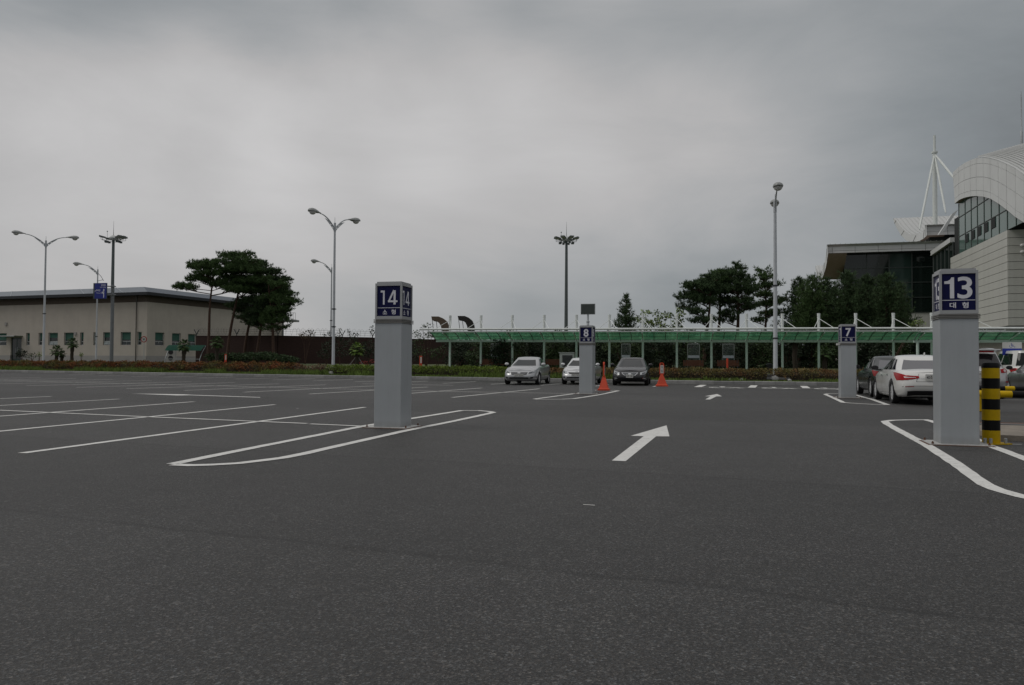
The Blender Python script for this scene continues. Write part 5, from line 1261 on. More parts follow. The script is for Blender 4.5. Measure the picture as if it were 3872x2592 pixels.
def pine(px, Y, pads, label, group, lean=0.0, trunk_r=.16, leafm=None, dens=1.0, name='pine_tree'):
    """pads: (px, py, half-width px, half-height px) of each foliage layer as it stands around the trunk"""
    b = D(px, 1372, Y); zb = zter(b.x, b.y); k = Y / FPX
    t = thing(name, label, 'tree', (b.x, b.y, zb - .05), 0, group)
    zt = max(D(q[0], q[1], Y).z for q in pads); topx = D(min(pads, key=lambda q: q[1])[0], 1372, Y).x
    pts = []; rs = []
    for i in range(9):
        f = i / 8; pts.append(V((b.x + (topx - b.x) * f ** 1.5 + .12 * math.sin(f * 7 + px) * f, b.y + .15 * math.sin(f * 5 + px * .3) * f, zb - .05 + (zt - .1 - zb) * f))); rs.append(trunk_r * (1 - .78 * f) + .015)
    tr = MB().path(pts, rs, 9); CV, CF, base = [], [], 0
    Vs, Fs = [], []
    for (qx, qy, hw, hh) in pads:
        for _ in range(2 if hw > 40 else 1):
            dy = RNG.uniform(-.75, .75) * hw * k
            c = D(qx, qy, Y); c = V((c.x, c.y + dy, c.z)); rx, rz = hw * k * RNG.uniform(.72, .95), hh * k * 1.05
            ns = int(max(7, 8 * rx * rx * 3.1 * dens))
            p, _n = in_ball(ns, .25); p[:, 2] = np.abs(p[:, 2]) * 1.5 - .5
            for q in p:                      # each layer is made of rising sprays of tufts
                cc = np.array(c) + q * np.array([rx, rx * .95, rz]); od = np.array([q[0], q[1], 0]); od /= np.linalg.norm(od) + .3
                L = RNG.uniform(.3, .7); m = RNG.integers(6, 10); s2 = RNG.uniform(-.3, 1, (m, 1))
                Cc = cc + s2 * L * (od * .8 + np.array([0, 0, .35])) + RNG.normal(size=(m, 3)) * np.array([.12, .12, .05])
                v, f = tuft_tris(Cc, np.tile(od * .5 + np.array([0, 0, .9]), (m, 1)), 8, .24, .05); Vs.append(v); Fs.append(f + base); base += len(v)
            zz = c.z - rz * .6 - rx * .25; f_ = min(max((zz - zb) / (zt - zb), .2), .97); i0 = f_ * 8; a0_ = pts[int(i0)].lerp(pts[min(8, int(i0) + 1)], i0 - int(i0))
            mid = a0_.lerp(c, .55) + V((0, 0, -.12 * rx))
            tr.path([a0_, mid, V((c.x, c.y, c.z - rz * .2))], [trunk_r * .38 * (1 - f_ * .5), trunk_r * .24, .02], 6)
            for kk in range(4):
                aa = RNG.uniform(0, 6.28); tr.path([mid, V((c.x + math.cos(aa) * rx * .7, c.y + math.sin(aa) * rx * .7, c.z))], [.03, .012], 4)
    tr.build('trunk', BARK, t, True)
    mesh_np('crown', np.concatenate(Vs), np.concatenate(Fs), leafm or PINE, t)
    return t
GRP = 'pines before the beige building'
s_ = 1.653
def dp_(l): return [(a * s_, b * s_, c_ * s_, d_ * s_) for a, b, c_, d_ in l]
pine(786, 78, dp_([(432, 660, 28, 7), (455, 640, 34, 8), (480, 628, 32, 8), (470, 612, 40, 9), (452, 606, 22, 7), (500, 650, 36, 9), (530, 664, 26, 8), (420, 656, 16, 5), (485, 600, 22, 6)]),
     'leftmost pine with a bare red trunk and flat layered crown', GRP)
pine(858, 80, dp_([(540, 590, 38, 8), (560, 582, 24, 6), (512, 582, 10, 5), (545, 606, 50, 9), (560, 622, 56, 10), (535, 640, 44, 9), (575, 645, 40, 10), (520, 625, 30, 8), (560, 665, 45, 10), (585, 600, 24, 7)]),
     'tallest pine, second from the left, with a spire leaning left', GRP)
pine(921, 83, dp_([(585, 620, 38, 10), (600, 640, 44, 10), (570, 660, 44, 10), (605, 668, 44, 11), (580, 690, 40, 10), (560, 712, 30, 7), (600, 605, 26, 8), (540, 700, 26, 7)]),
     'middle pine with dense dark crown among the left group', GRP, leafm=PINED)
pine(968, 81, dp_([(625, 625, 30, 8), (640, 640, 26, 7), (615, 650, 38, 10), (600, 690, 36, 9), (575, 725, 34, 8), (600, 715, 34, 8), (625, 665, 36, 10), (585, 745, 22, 7), (555, 728, 20, 5), (600, 735, 30, 8), (570, 740, 24, 7), (610, 700, 34, 9)]),
     'fourth pine from the left with low branches over the wall', GRP, leafm=PINED)
pine(1035, 79, dp_([(640, 655, 26, 8), (648, 672, 30, 9), (655, 692, 30, 9), (640, 710, 34, 9), (665, 700, 20, 7), (620, 735, 28, 8), (640, 750, 22, 7), (612, 640, 20, 7), (676, 692, 12, 6), (630, 685, 38, 10), (630, 722, 34, 9), (615, 752, 22, 7), (650, 735, 20, 6)]),
     'rightmost pine of the left group, drooping towards the landing', GRP)
GRP = 'pines behind the green canopy'
pine(2662, 62, dp_([(1590, 660, 36, 9), (1610, 650, 36, 9), (1580, 680, 32, 9), (1605, 690, 36, 9), (1575, 700, 24, 8), (1615, 670, 38, 9), (1590, 715, 26, 9), (1605, 735, 30, 9), (1630, 640, 24, 8)]),
     'broad pine at the left of the pines behind the canopy', GRP, leafm=PINED)
pine(2712, 64, dp_([(1640, 632, 30, 8), (1630, 650, 40, 10), (1655, 645, 34, 9), (1645, 668, 42, 10), (1620, 672, 30, 9), (1660, 690, 32, 8), (1650, 625, 14, 6), (1635, 700, 22, 6)]),
     'second pine behind the canopy with a forked red trunk', GRP)
pine(2788, 63, dp_([(1685, 618, 24, 7), (1675, 632, 32, 9), (1695, 645, 36, 10), (1680, 662, 42, 10), (1705, 668, 36, 10), (1690, 690, 36, 9), (1670, 720, 30, 8), (1700, 705, 32, 9), (1665, 735, 24, 7), (1688, 608, 10, 5)]),
     'tallest pine behind the canopy, left of the tall lamp', GRP, leafm=PINED)
pine(2894, 65, dp_([(1750, 622, 20, 7), (1745, 638, 26, 8), (1760, 655, 28, 8), (1745, 675, 26, 6), (1755, 698, 30, 6), (1735, 655, 22, 7), (1760, 720, 26, 5), (1740, 735, 24, 5), (1775, 690, 26, 7), (1780, 715, 22, 6)]),
     'thin pine with open layers directly beside the tall lamp', GRP, trunk_r=.12)

def cone_pine(px, Y, ytop, ybot, hw, label, group, leafm=None, dens=1.0, pw_=.6):
    """upright conifer: whorls of rising branches"""
    b = D(px, 1372, Y); zb = zter(b.x, b.y); k = Y / FPX; t = thing('conifer', label, 'tree', (b.x, b.y, zb - .05), 0, group)
    z1 = D(px, ytop, Y).z; z0 = max(zb + .3, D(px, ybot, Y).z); H = z1 - z0; R0 = hw * k
    tr = MB().tube((b.x, b.y, zb - .05), (b.x, b.y, z1 - .2), .14, .02, 8); Vs, Fs, base = [], [], 0
    nw = max(7, int(H / .38))
    for w in range(nw):
        f = w / (nw - 1); z = z0 + H * f * .97; r = R0 * (1 - f) ** pw_ * RNG.uniform(.65, 1.25) + .14; nb = max(4, int(8 * (1 - f * .4)))
        for j in range(nb):
            a = 2 * math.pi * (j + RNG.uniform(-.3, .3)) / nb + w; L = r * RNG.uniform(.7, 1.1); d = V((math.cos(a), math.sin(a), 0)); rise = .35 + .4 * f
            e_ = V((b.x, b.y, z)) + d * L + V((0, 0, L * rise)); tr.path([V((b.x, b.y, z)), e_], [.03, .012], 4)
            n = max(6, int(L * 26 * dens)); s = RNG.uniform(.2, 1.05, n)[:, None]
            C = np.array((b.x, b.y, z)) + s * np.array(e_ - V((b.x, b.y, z))) + RNG.normal(size=(n, 3)) * .09 * (1 + L * .5)
            v, f2 = tuft_tris(C, np.tile(np.array([d.x * .6, d.y * .6, .75]), (n, 1)), 7, .27, .05); Vs.append(v); Fs.append(f2 + base); base += len(v)
    v, f2 = tuft_tris(np.array([[b.x, b.y, z1 - .1 * i] for i in range(6)]), np.tile([0, 0, 1.], (6, 1)), 8, .3, .05); Vs.append(v); Fs.append(f2 + base)
    tr.build('trunk', BARK, t, True); mesh_np('crown', np.concatenate(Vs), np.concatenate(Fs), leafm or PINED, t)
cone_pine(2367, 60, 1122, 1290, 52, 'small spruce standing alone above the canopy, left of the pines', 'conifers behind the canopy', pw_=1.0)
GC = 'conifers before the terminal'
for px, Y, yt, hw, lb in ((3022, 63, 1052, 62, 'slim conifer just right of the tall lamp'), (3072, 60, 1047, 66, 'pointed conifer, second right of the tall lamp'),
                          (3128, 62, 1055, 75, 'dark conifer below the hooked roof edge'), (3205, 59, 1030, 90, 'wide conifer before the left end of dark glass hall'),
                          (3280, 61, 1045, 85, 'full conifer in the middle of the dark glass hall'), (3352, 58, 1040, 75, 'conifer right of pillar 7 before the hall glass'), (3400, 64, 1075, 58, 'rightmost conifer before the terminal')):
    cone_pine(px, Y, yt, 1300, hw * 1.12, lb, GC, PINED if px % 3 else PINE, 1.15)

def shrub(px, Y, yb, blobs, leafm, label, group=None, leaf=.12, dens=260, stem=True, name='shrub', cat='shrub'):
    """blobs: (px, py, half-width px, half-height px) leaf masses on branching stems"""
    b = D(px, 1372, Y); zb = zter(b.x, b.y); k = Y / FPX; t = thing(name, label, cat, (b.x, b.y, zb - .03), 0, group)
    Vs, Fs, base = [], [], 0; tr = MB()
    for (qx, qy, hw, hh) in blobs:
        c = D(qx, qy, Y + RNG.uniform(-.3, .3) * hw * k); rx, rz = hw * k, hh * k
        n = int(max(25, dens * rx * rz * 3.0)); p, nn = in_ball(n, .55); p += RNG.normal(size=(n, 3)) * .10
        v, f = leaf_tris(np.array(c) + p * np.array([rx, rx * .8, rz]), leaf, .2, .55, nn * .6); Vs.append(v); Fs.append(f + base); base += len(v)
        m_ = V((b.x, b.y, zb)).lerp(c, .5) + V((RNG.uniform(-.1, .1), 0, .1))
        tr.path([V((b.x + RNG.uniform(-.05, .05), b.y, zb - .03)), m_, c], [.035, .022, .01], 5)
    tr.build('stem', BARK, t, True); mesh_np('foliage', np.concatenate(Vs), np.concatenate(Fs), leafm, t)
# light green bamboo-like trees between spruce and pines
for px, yt, hw, lb in ((2440, 1180, 34, 'pale green leafy tree right of the small spruce'), (2495, 1175, 40, 'pale green leafy tree in the middle of the pale ones'), (2548, 1165, 36, 'pale green leafy tree touching the broad pine')):
    shrub(px, 66, 1300, [(px + RNG.uniform(-.7, .7) * hw, yt + 8 + j * 11 + RNG.uniform(-5, 5), hw * RNG.uniform(.3, .6), 9) for j in range(16)], LEAFL, lb, 'pale trees behind the canopy', .22, 200, name='leafy_tree', cat='tree')
# dark planting behind the canopy
k_ = 0; MPX = [1701, 1816, 1933, 2051, 2173, 2298, 2427, 2555, 2688, 2821, 2958, 3095, 3236, 3378, 3524, 3672]
ORD = ['first', 'second', 'third', 'fourth', 'fifth', 'sixth', 'seventh', 'eighth', 'ninth', 'tenth', 'eleventh', 'twelfth', 'thirteenth', 'fourteenth', 'fifteenth']
for px in range(1745, 3560, 88):
    Y = 57 + 3 * math.sin(px * 1.7); hw = 52 + 10 * math.sin(px * .7)
    bi = max(i for i in range(15) if MPX[i] <= px); side = 'left' if px < (MPX[bi] + MPX[bi + 1]) / 2 else 'right'
    nm = ['dark shrub', 'broad green shrub', 'tall dense shrub'][k_ % 3]; lm = [LEAFD, LEAFG, LEAFD][k_ % 3]
    shrub(px, Y, 1390, [(px + RNG.uniform(-1, 1) * hw * .7, 1292 + j * 12 + RNG.uniform(-8, 8), hw * RNG.uniform(.5, .9), 16) for j in range(13)], lm,
          nm + ' behind the %s half of the %s canopy bay from the left' % (side, ORD[bi]), 'shrubs behind the green canopy', .17, 330)
    if px > 1900:
        shrub(px + 44, Y + 6, 1390, [(px + 44 + RNG.uniform(-1, 1) * hw * .8, 1272 + j * 12 + RNG.uniform(-8, 8), hw * RNG.uniform(.55, .95), 16) for j in range(11)], [LEAFG, LEAFD][k_ % 2],
              'back-row shrub half hidden behind the front shrubs under the canopy', 'rear shrubs behind the green canopy', .20, 260)
    k_ += 1
# planting along the brick wall
WG = 'planting along the brick wall'
shrub(1155, 76, 1360, [(1150, 1268, 20, 8), (1172, 1258, 18, 7), (1140, 1262, 10, 7), (1160, 1275, 24, 7), (1180, 1272, 14, 6)], mat('bronze_leaf', (.085, .058, .024), .7, island=.4), 'bronze-leaved small tree showing above the wall', WG, .15, 150, name='small_tree', cat='tree')
shrub(1235, 74, 1360, [(1228, 1270, 9, 6), (1245, 1262, 7, 6), (1240, 1310, 26, 22), (1225, 1340, 26, 18)], LEAFD, 'dark bush left of the double lamp pole', WG, .15, 220)
shrub(1285, 73, 1360, [(1283, 1248, 9, 8), (1278, 1268, 14, 9), (1290, 1300, 24, 20), (1285, 1335, 26, 18)], LEAFD, 'thin dark bush right of the double lamp pole', WG, .15, 170)
shrub(1332, 70, 1360, [(1320, 1258, 5, 12), (1332, 1272, 12, 7), (1345, 1266, 9, 5), (1330, 1300, 28, 20), (1340, 1335, 30, 20)], LEAFD, 'dark bush behind the bright young palm', WG, .15, 200)
shrub(1400, 70, 1360, [(1408, 1245, 10, 12), (1395, 1310, 26, 22), (1380, 1335, 24, 18), (1410, 1340, 26, 20)], LEAFD, 'dark bush hugging the left side of pillar 14', WG, .16, 200)
shrub(1612, 66, 1365, [(1600, 1240, 14, 12), (1620, 1232, 20, 10), (1575, 1262, 18, 14), (1635, 1262, 20, 14), (1605, 1275, 24, 14), (1580, 1300, 22, 18), (1590, 1335, 28, 18)], LEAFG, 'leafy tree at the left end of the canopy', WG, .16, 120, name='small_tree', cat='tree')
shrub(1655, 60, 1375, [(1650, 1345, 24, 18), (1670, 1325, 20, 16), (1635, 1335, 18, 20)], LEAFG, 'low round shrub left of the first canopy post', WG, .13, 230)
shrub(1735, 58, 1375, [(1735, 1330, 28, 28), (1760, 1350, 24, 20), (1715, 1355, 22, 16)], LEAFD, 'dark shrub right of the first canopy post', WG, .13, 230)
shrub(1560, 72, 1370, [(1545, 1320, 30, 30), (1570, 1345, 28, 20)], LEAFD, 'dark shrub just right of pillar 14', WG, .15, 200)
shrub(3360, 55, 1300, [(3470, 1222, 26, 10), (3455, 1232, 24, 9), (3485, 1215, 14, 9)], LEAFL, 'yellow-green shrub at the foot of the terminal', WG, .15, 200)
# by the beige building
shrub(82, 92, 1345, [(80, 1335, 17, 15), (92, 1340, 12, 12), (72, 1342, 10, 10)], LEAFD, 'round dark bush beside the building door', 'beds by the beige building', .18, 200)
shrub(122, 90, 1350, [(115, 1342, 8, 5), (128, 1344, 9, 8), (110, 1350, 7, 5)], LEAFG, 'thin straggly bush left of the far left lamp', 'beds by the beige building', .15, 150)
shrub(148, 90, 1350, [(148, 1338, 8, 9), (150, 1348, 6, 6)], LEAFL, 'pale sapling beside the far left lamp', 'beds by the beige building', .15, 150)
shrub(307, 90, 1350, [(307, 1338, 6, 5), (306, 1345, 4, 4)], LEAFL, 'small yellowish sapling right of the taller palm', 'beds by the beige building', .15, 180)
# clipped mound before the pines and red flowers
shrub(870, 74, 1380, [(800, 1352, 22, 12), (850, 1352, 34, 14), (900, 1352, 40, 14), (960, 1350, 44, 14), (1010, 1348, 42, 14), (1060, 1356, 40, 12), (1100, 1360, 30, 9)], mat('clipped_green', (.030, .055, .018), .75, island=.35, var=.3), 'long low clipped mound of dark shrubs in front of the pines', None, .17, 900, name='clipped_mound')
shrub(1376, 62, 1382, [(1370, 1372, 16, 6), (1390, 1374, 14, 5), (1408, 1368, 8, 7)], REDLEAF, 'low patch of red flowers behind the green hedge', None, .12, 350, name='flower_bed', cat='flowers')

def palm(px, Y, ycrown, rpx, label, leafm=PALML, fronds=26, stake=False, yb=None):
    b = D(px, 1372, Y); zb = zter(b.x, b.y); k = Y / FPX; t = thing('fan_palm', label, 'palm', (b.x, b.y, zb - .04), 0, 'fan palms in the beds')
    c = D(px, ycrown, Y); c = V((b.x, b.y, c.z)); R0 = rpx * k
    n = 10; MB().path([V((b.x + .02 * math.sin(i), b.y, zb - .04 + (c.z - zb) * i / n)) for i in range(n + 1)], [.15 + .02 * (i % 2) + (.03 if i > n - 4 else 0) for i in range(n + 1)], 9).build('trunk', BARKD, t, True)
    Vv, Ff, pet = [], [], MB()
    for j in range(fronds):
        az = j * 2.4 + RNG.uniform(-.2, .2); el = R(75) - R(125) * j / fronds + RNG.uniform(-.1, .1)
        d = V((math.cos(az) * math.cos(el), math.sin(az) * math.cos(el), math.sin(el))); L = R0 * .55 * RNG.uniform(.85, 1.1)
        e_ = c + d * L; pet.tube(c, e_, .014, .009, 4)
        side = d.cross(V((0, 0, 1))); side = side.normalized() if side.length > .05 else V((1, 0, 0))
        for m in range(15):
            a = R(-100) + R(200) * m / 14; dd = (d * math.cos(a) + side * math.sin(a)).normalized(); LL = R0 * .52 * (1 - .25 * abs(a) / 1.75) * RNG.uniform(.9, 1.1)
            tip = e_ + dd * LL + V((0, 0, -.28 * LL)); mid = e_ + dd * LL * .6; w = dd.cross(V((0, 0, 1))); w = w.normalized() * .024 * (1 + R0) if w.length > .01 else V((.02, 0, 0))
            i0 = len(Vv); Vv += [e_, mid + w, tip, mid - w]; Ff.append((i0, i0 + 1, i0 + 2, i0 + 3))
    pet.build('petioles', LEAFG, t)
    MB().add(Vv, Ff).build('crown', leafm, t)
    if stake:
        for a in (-2.6, -.5, 1.5): MB().tube((b.x + math.cos(a) * .9, b.y + math.sin(a) * .9, zb - .1), (b.x, b.y, zb + 1.1), .03, n=6).build('stake', mat('stake_wood', (.16, .15, .14), .8), t)
palm(214, 80, 1328, 27, 'shortest palm with spreading leaves near the far left lamp')
palm(234, 82, 1340, 18, 'low young palm tucked beside the shortest one', LEAFG, 16)
palm(272, 80, 1300, 26, 'taller palm with a thick dark trunk before the building windows')
palm(695, 67, 1308, 30, 'palm with dark trunk near the kerb before the green shelter', yb=1403)
palm(820, 73, 1296, 30, 'palm with drooping leaves between the two front pine trunks')
palm(1350, 61, 1322, 34, 'bright yellow-green young palm on tripod stakes left of pillar 14', PALMY, 22, True)
palm(3006, 51.5, 1277, 42, 'dark palm under the canopy right of the tall lamp', LEAFD, 28)
palm(3118, 52, 1338, 36, 'young green palm under the canopy left of pillar 7', PALML, 20)

# ------------------------------------------------------------------ hedges, grass
def hedge(pxa, pxb, d0, width, h, leafm, label, leaf=.085, dens=420, bump=.10, wav=1.0):
    A1, B1 = kpt(pxa, d0), kpt(pxb, d0); L = (B1 - A1).length; n = max(6, int(L / .5))
    t = thing('hedge', label, 'hedge', tuple((A1 + B1) / 2 - V((0, 0, .05))), 0, 'hedges along the verge')
    rows = []; H = []
    def path(s): f = s / L; p = kpt_lin(A1, B1, f); return p
    pts = [kpt(pxa + (pxb - pxa) * i / 12, d0) for i in range(13)]
    def at(f): x = f * 12; i = min(11, int(x)); return pts[i].lerp(pts[i + 1], x - i)
    hs = lambda f, v: h * (1 + bump * math.sin(f * L * 1.3 * wav + v * 3) + bump * .7 * math.sin(f * L * 3.1 * wav + 1.7))
    m = 9; prof_ = [(math.cos(math.pi * j / (m - 1)), math.sin(math.pi * j / (m - 1)) ** .45) for j in range(m)]
    core = [[at(i / n) + NK * (-x * width * .42) + V((0, 0, -.08 + z * hs(i / n, x) * .86)) for x, z in prof_] for i in range(n + 1)]
    cb = MB().sheet(core); cb.add(core[0], [list(range(m))]); cb.add(core[-1], [list(range(m))[::-1]])
    cb.build('inner_twigs', mat('hedge_twigs', (.030, .024, .014), .95, var=.3, scale=8), t)
    N = int(L * (width + 2 * h) * dens); f = RNG.uniform(-.01, 1.01, N); a = RNG.uniform(0, math.pi, N); sh = RNG.uniform(.84, 1.06, N)
    fx = np.clip(f, 0, 1) * 12; i0 = np.minimum(11, fx.astype(int)); P = np.array([tuple(p) for p in pts]); base = P[i0] + (P[i0 + 1] - P[i0]) * (fx - i0)[:, None]
    base += ((f - np.clip(f, 0, 1)) * L * 3)[:, None] * np.array(tuple((B1 - A1).normalized()))
    x = np.cos(a); z = np.sin(a) ** .45; hh = h * (1 + bump * np.sin(f * L * 1.3 * wav + x * 3) + bump * .7 * np.sin(f * L * 3.1 * wav + 1.7))
    C = base + np.array(tuple(NK)) * (-x * width * .5 * sh)[:, None]; C[:, 2] += z * hh * sh - .02 + RNG.normal(size=N) * .02
    out = np.outer(-x, np.array(tuple(NK))); out[:, 2] += z
    v, fc_ = leaf_tris(C, leaf, .3, .6, out * .7)
    mesh_np('foliage', v, fc_, leafm, t)
hedge(-60, 455, 1.5, 1.1, .62, HEDGER, 'rust-red low hedge at the far left below the building', .11, 260, .16)
hedge(470, 1120, 1.5, 1.1, .60, HEDGER, 'rust-red low hedge running from the sign post past the pines', .11, 260, .18)
hedge(1125, 1235, 1.35, .9, .42, mat('hedge_pinkish', (.13, .075, .045), .8, island=.4), 'thin straggly pinkish hedge end left of the double lamp', .11, 200, .3)
hedge(1262, 1910, 1.25, 1.2, .54, HEDGEG, 'long clipped bright green hedge behind pillar 14', .09, 380, .05)
hedge(2085, 2200, 1.25, 1.2, .48, HEDGEB, 'short brown hedge between silver sedan and white compact car', .09, 380, .06)
hedge(2240, 2900, 1.25, 1.3, .54, HEDGEB, 'brown-green hedge behind the black sedan up to the steps', .085, 380, .06)
hedge(2928, 3460, 1.25, 1.3, .54, HEDGEB, 'brown-green hedge from the tall lamp to behind pillar 7', .085, 380, .06)
# grass between kerb and hedge, and longer grass on the left
N = 26000; px = RNG.uniform(-40, 3500, N); base = np.array([tuple(p) for p in kfine])
s_all = RNG.uniform(_ks[1] - 4, _ks[-2] + 6, N); ky = np.interp(s_all, _ks, _ky); d = np.abs(RNG.normal(size=N)) * .55 + .18
X = s_all + ky * NK.x / NK.y + NK.x * d; Y = ky + NK.y * d; Zz = np.interp(d, _zd, _zz)
C = np.stack([X, Y, Zz - .02], 1); dd = RNG.normal(size=(N, 3)) * .35; dd[:, 2] = 1
dd /= np.linalg.norm(dd, axis=1, keepdims=True); bb = np.cross(dd, RNG.normal(size=(N, 3))); bb /= np.linalg.norm(bb, axis=1, keepdims=True)
patchy = .6 + .9 * (np.sin(s_all * .55) * np.sin(s_all * .23 + 1) > -.1); left = np.where(s_all < -6, 1.5, .8)
L = (.16 * RNG.uniform(.5, 1.4, N) * patchy * left)[:, None]
v = np.stack([C - bb * .022, C + bb * .022, C + dd * L], 1).reshape(-1, 3)
g = mesh_np('verge_grass', v, np.arange(N * 3).reshape(-1, 3), GRASS, None, kind='stuff'); g['label'] = 'short grass growing along the back of the kerb'; g['category'] = 'grass'
# pale stones at the feet of hedge and lamp
for px_, d0, sz, lb in ((2932, .75, .24, 'pale boulder at the foot of the tall lamp'), (2760, .55, .10, 'small white stone under the hedge near the benches'), (2804, .55, .11, 'white stone under the hedge left of the steps'), (2985, .5, .12, 'white stone under the hedge right of the tall lamp'), (1254, .8, .22, 'pale stone at the foot of the double lamp')):
    p = kpt(px_, d0); b = MB().ball((0, 0, 0), (sz, sz * .8, sz * .75), 9, 6)
    b.v = [q * random.uniform(.82, 1.15) for q in b.v]
    o = b.build('stone', mat('pale_stone', (.34, .34, .33), .85, var=.2), None, True); o.location = (p.x, p.y, p.z + sz * .4); tag(o, lb, 'stone', 'pale stones on the verge')

# ================================================================== CARS
def smooth_interp(x, pts):
    xs = [p[0] for p in pts]; ys = [p[1] for p in pts]
    return float(np.interp(x, xs, ys))
FXS = [0, .12, .25, .38, .5, .6, .69, .77, .83, .88, .92, .95]
FYS = [.78, .66, .52, .38, .24, .1, 0]
def ring_quarter(nexp):                     # from the middle of the side to the middle of the end, normalised
    q = [(x, (1 - x ** nexp) ** (1 / nexp)) for x in FXS]
    q += [((1 - y ** nexp) ** (1 / nexp), y) for y in FYS if y < q[-1][1]]
    return q
def car(name, label, cat, pos, heading, sp, group=None):
    t = thing(name, label, cat, (pos[0], pos[1], 0), heading, group)
    L, Wd, H = sp['L'], sp['W'], sp['H']; hL, hW = L / 2, Wd / 2; wb = sp['wb'] / 2; xo = sp.get('xo', 0); wr = sp.get('wr', .325)
    P = mat('car_paint_' + sp['pname'], sp['paint'], sp.get('prough', .28), sp.get('pmetal', .25), var=.03, coat=sp.get('coat', 1.0))
    zsP = [(a * L, b) for a, b in sp['zs']]; zbP = [(a * L, b) for a, b in ((-.5, .36), (-.46, .26), (-.36, .21), (.36, .19), (.46, .21), (.5, .27))]
    KS = [0, .06, .15, .28, .42, .56, .70, .82, .91, .97, 1.0]
    ff = lambda k: float(np.interp(k, [0, .08, .2, .35, .5, .65, .8, .9, 1], sp.get('nose', [.14, .07, .015, 0, .01, .035, .09, .16, .30])))
    rr = lambda k: float(np.interp(k, [0, .08, .25, .45, .6, .75, .88, .95, 1], sp.get('tail', [.14, .07, .01, 0, .015, .03, .055, .09, .15])))
    bw_ = lambda k: float(np.interp(k, [0, .08, .25, .5, .62, .78, .9, .96, 1], [.88, .935, .985, 1, .985, .968, .945, .915, .875])) * hW
    nF, nR = 5.0, 6.5
    def SB(e, k, r):                        # body surface: e = end, k = height, r: 0 end middle .. .5 corner .. 1 side middle
        n = nF if e > 0 else nR; a = hL - (ff(k) if e > 0 else rr(k)); b = bw_(k)
        cx = .5 ** (1 / n)
        if r <= .5: fy = cx * r / .5; fx = (1 - fy ** n) ** (1 / n)
        else: fx = cx * (1 - (r - .5) / .5); fy = (1 - fx ** n) ** (1 / n)
        x = e * a * fx; z = smooth_interp(x, zbP); z = z + (smooth_interp(x, zsP) - z) * k
        return V((x, b * fy, z))
    qF, qR = ring_quarter(nF), ring_quarter(nR)
    def ring(k):
        aF, aR, b = hL - ff(k), hL - rr(k), bw_(k)
        left = [(aF * x, b * y) for x, y in qF[::-1]] + [(-aR * x, b * y) for x, y in qR[1:]]
        out = []
        for x, y in left:
            z = smooth_interp(x, zbP); out.append(V((x, y, z + (smooth_interp(x, zsP) - z) * k)))
        return out
    rings = [ring(k) for k in KS]; n = len(rings[0]); bm = bmesh.new()
    VL = [[bm.verts.new(p) for p in r] for r in rings]
    VR = [[VL[i][j] if abs(p.y) < 1e-6 else bm.verts.new((p.x, -p.y, p.z)) for j, p in enumerate(r)] for i, r in enumerate(rings)]
    def quad(*v):
        u = []
        for q in v:
            if q not in u: u.append(q)
        if len(u) >= 3:
            try: bm.faces.new(u)
            except ValueError: pass
    for i in range(len(KS) - 1):
        for j in range(n - 1):
            quad(VL[i][j], VL[i + 1][j], VL[i + 1][j + 1], VL[i][j + 1]); quad(VR[i][j], VR[i][j + 1], VR[i + 1][j + 1], VR[i + 1][j])
    cols = [.8, .5, .2, -.2, -.5, -.8]; top = []
    for j in range(n):
        p = rings[-1][j]; row = [VL[-1][j]]
        if abs(p.y) > 1e-6:
            for c_ in cols: row.append(bm.verts.new((p.x, p.y * c_, p.z + .05 * (1 - c_ * c_) * min(1, (p.y / hW) ** .5))))
            row.append(VR[-1][j])
        top.append(row)
    for a, b in zip(top, top[1:]):
        if len(a) == len(b):
            for i in range(len(a) - 1): quad(a[i], a[i + 1], b[i + 1], b[i])
        elif len(a) == 1:
            for i in range(len(b) - 1): quad(a[0], b[i + 1], b[i])
        else:
            for i in range(len(a) - 1): quad(a[i], a[i + 1], b[0])
    for j in range(n - 1): quad(VL[0][j], VL[0][j + 1], VR[0][j + 1], VR[0][j])
    bmesh.ops.recalc_face_normals(bm, faces=bm.faces)
    me = bpy.data.meshes.new('body'); bm.to_mesh(me); bm.free()
    body = link('body', me, [P, BLACK], t)
    # wheel arches are cut out
    cut = MB()
    for sx in (-1, 1):
        for sy in (-1, 1):
            k0 = len(cut.v); cut.lathe([(wr + .05, -.17), (wr + .05, .17)], (xo + sx * wb, sy * (hW - .08), wr + .01), 28, 'Y')
    cme = bpy.data.meshes.new('cut'); cme.from_pydata([tuple(p) for p in cut.v], [], cut.f); cme.update()
    cb = bmesh.new(); cb.from_mesh(cme); bmesh.ops.recalc_face_normals(cb, faces=cb.faces); cb.to_mesh(cme); cb.free()
    co = bpy.data.objects.new('cut', cme); COL.objects.link(co); co.matrix_basis = wm(t)
    md = body.modifiers.new('arch', 'BOOLEAN'); md.object = co; md.operation = 'DIFFERENCE'; md.solver = 'EXACT'
    bpy.context.view_layer.update()
    nm = bpy.data.meshes.new_from_object(body.evaluated_get(bpy.context.evaluated_depsgraph_get()))
    body.modifiers.clear(); body.data = nm; bpy.data.objects.remove(co)
    nm.materials.clear(); nm.materials.append(P); nm.materials.append(BLACK)
    for pl in nm.polygons:
        c_ = pl.center; pl.use_smooth = True; pl.material_index = 0
        for sx in (-1, 1):
            if math.hypot(c_.x - xo - sx * wb, c_.z - wr - .01) < wr + .047 and abs(c_.y) < hW - .03: pl.material_index = 1; pl.use_smooth = False
    nm.set_sharp_from_angle(angle=R(50))
    # greenhouse
    g = sp['gh']; z0 = g['z0']
    xf = lambda q: g['f0'] * L + (g['f1'] - g['f0']) * L * (q ** g.get('fp', .9)); xr = lambda q: g['r0'] * L + (g['r1'] - g['r0']) * L * (q ** g.get('rp', .85))
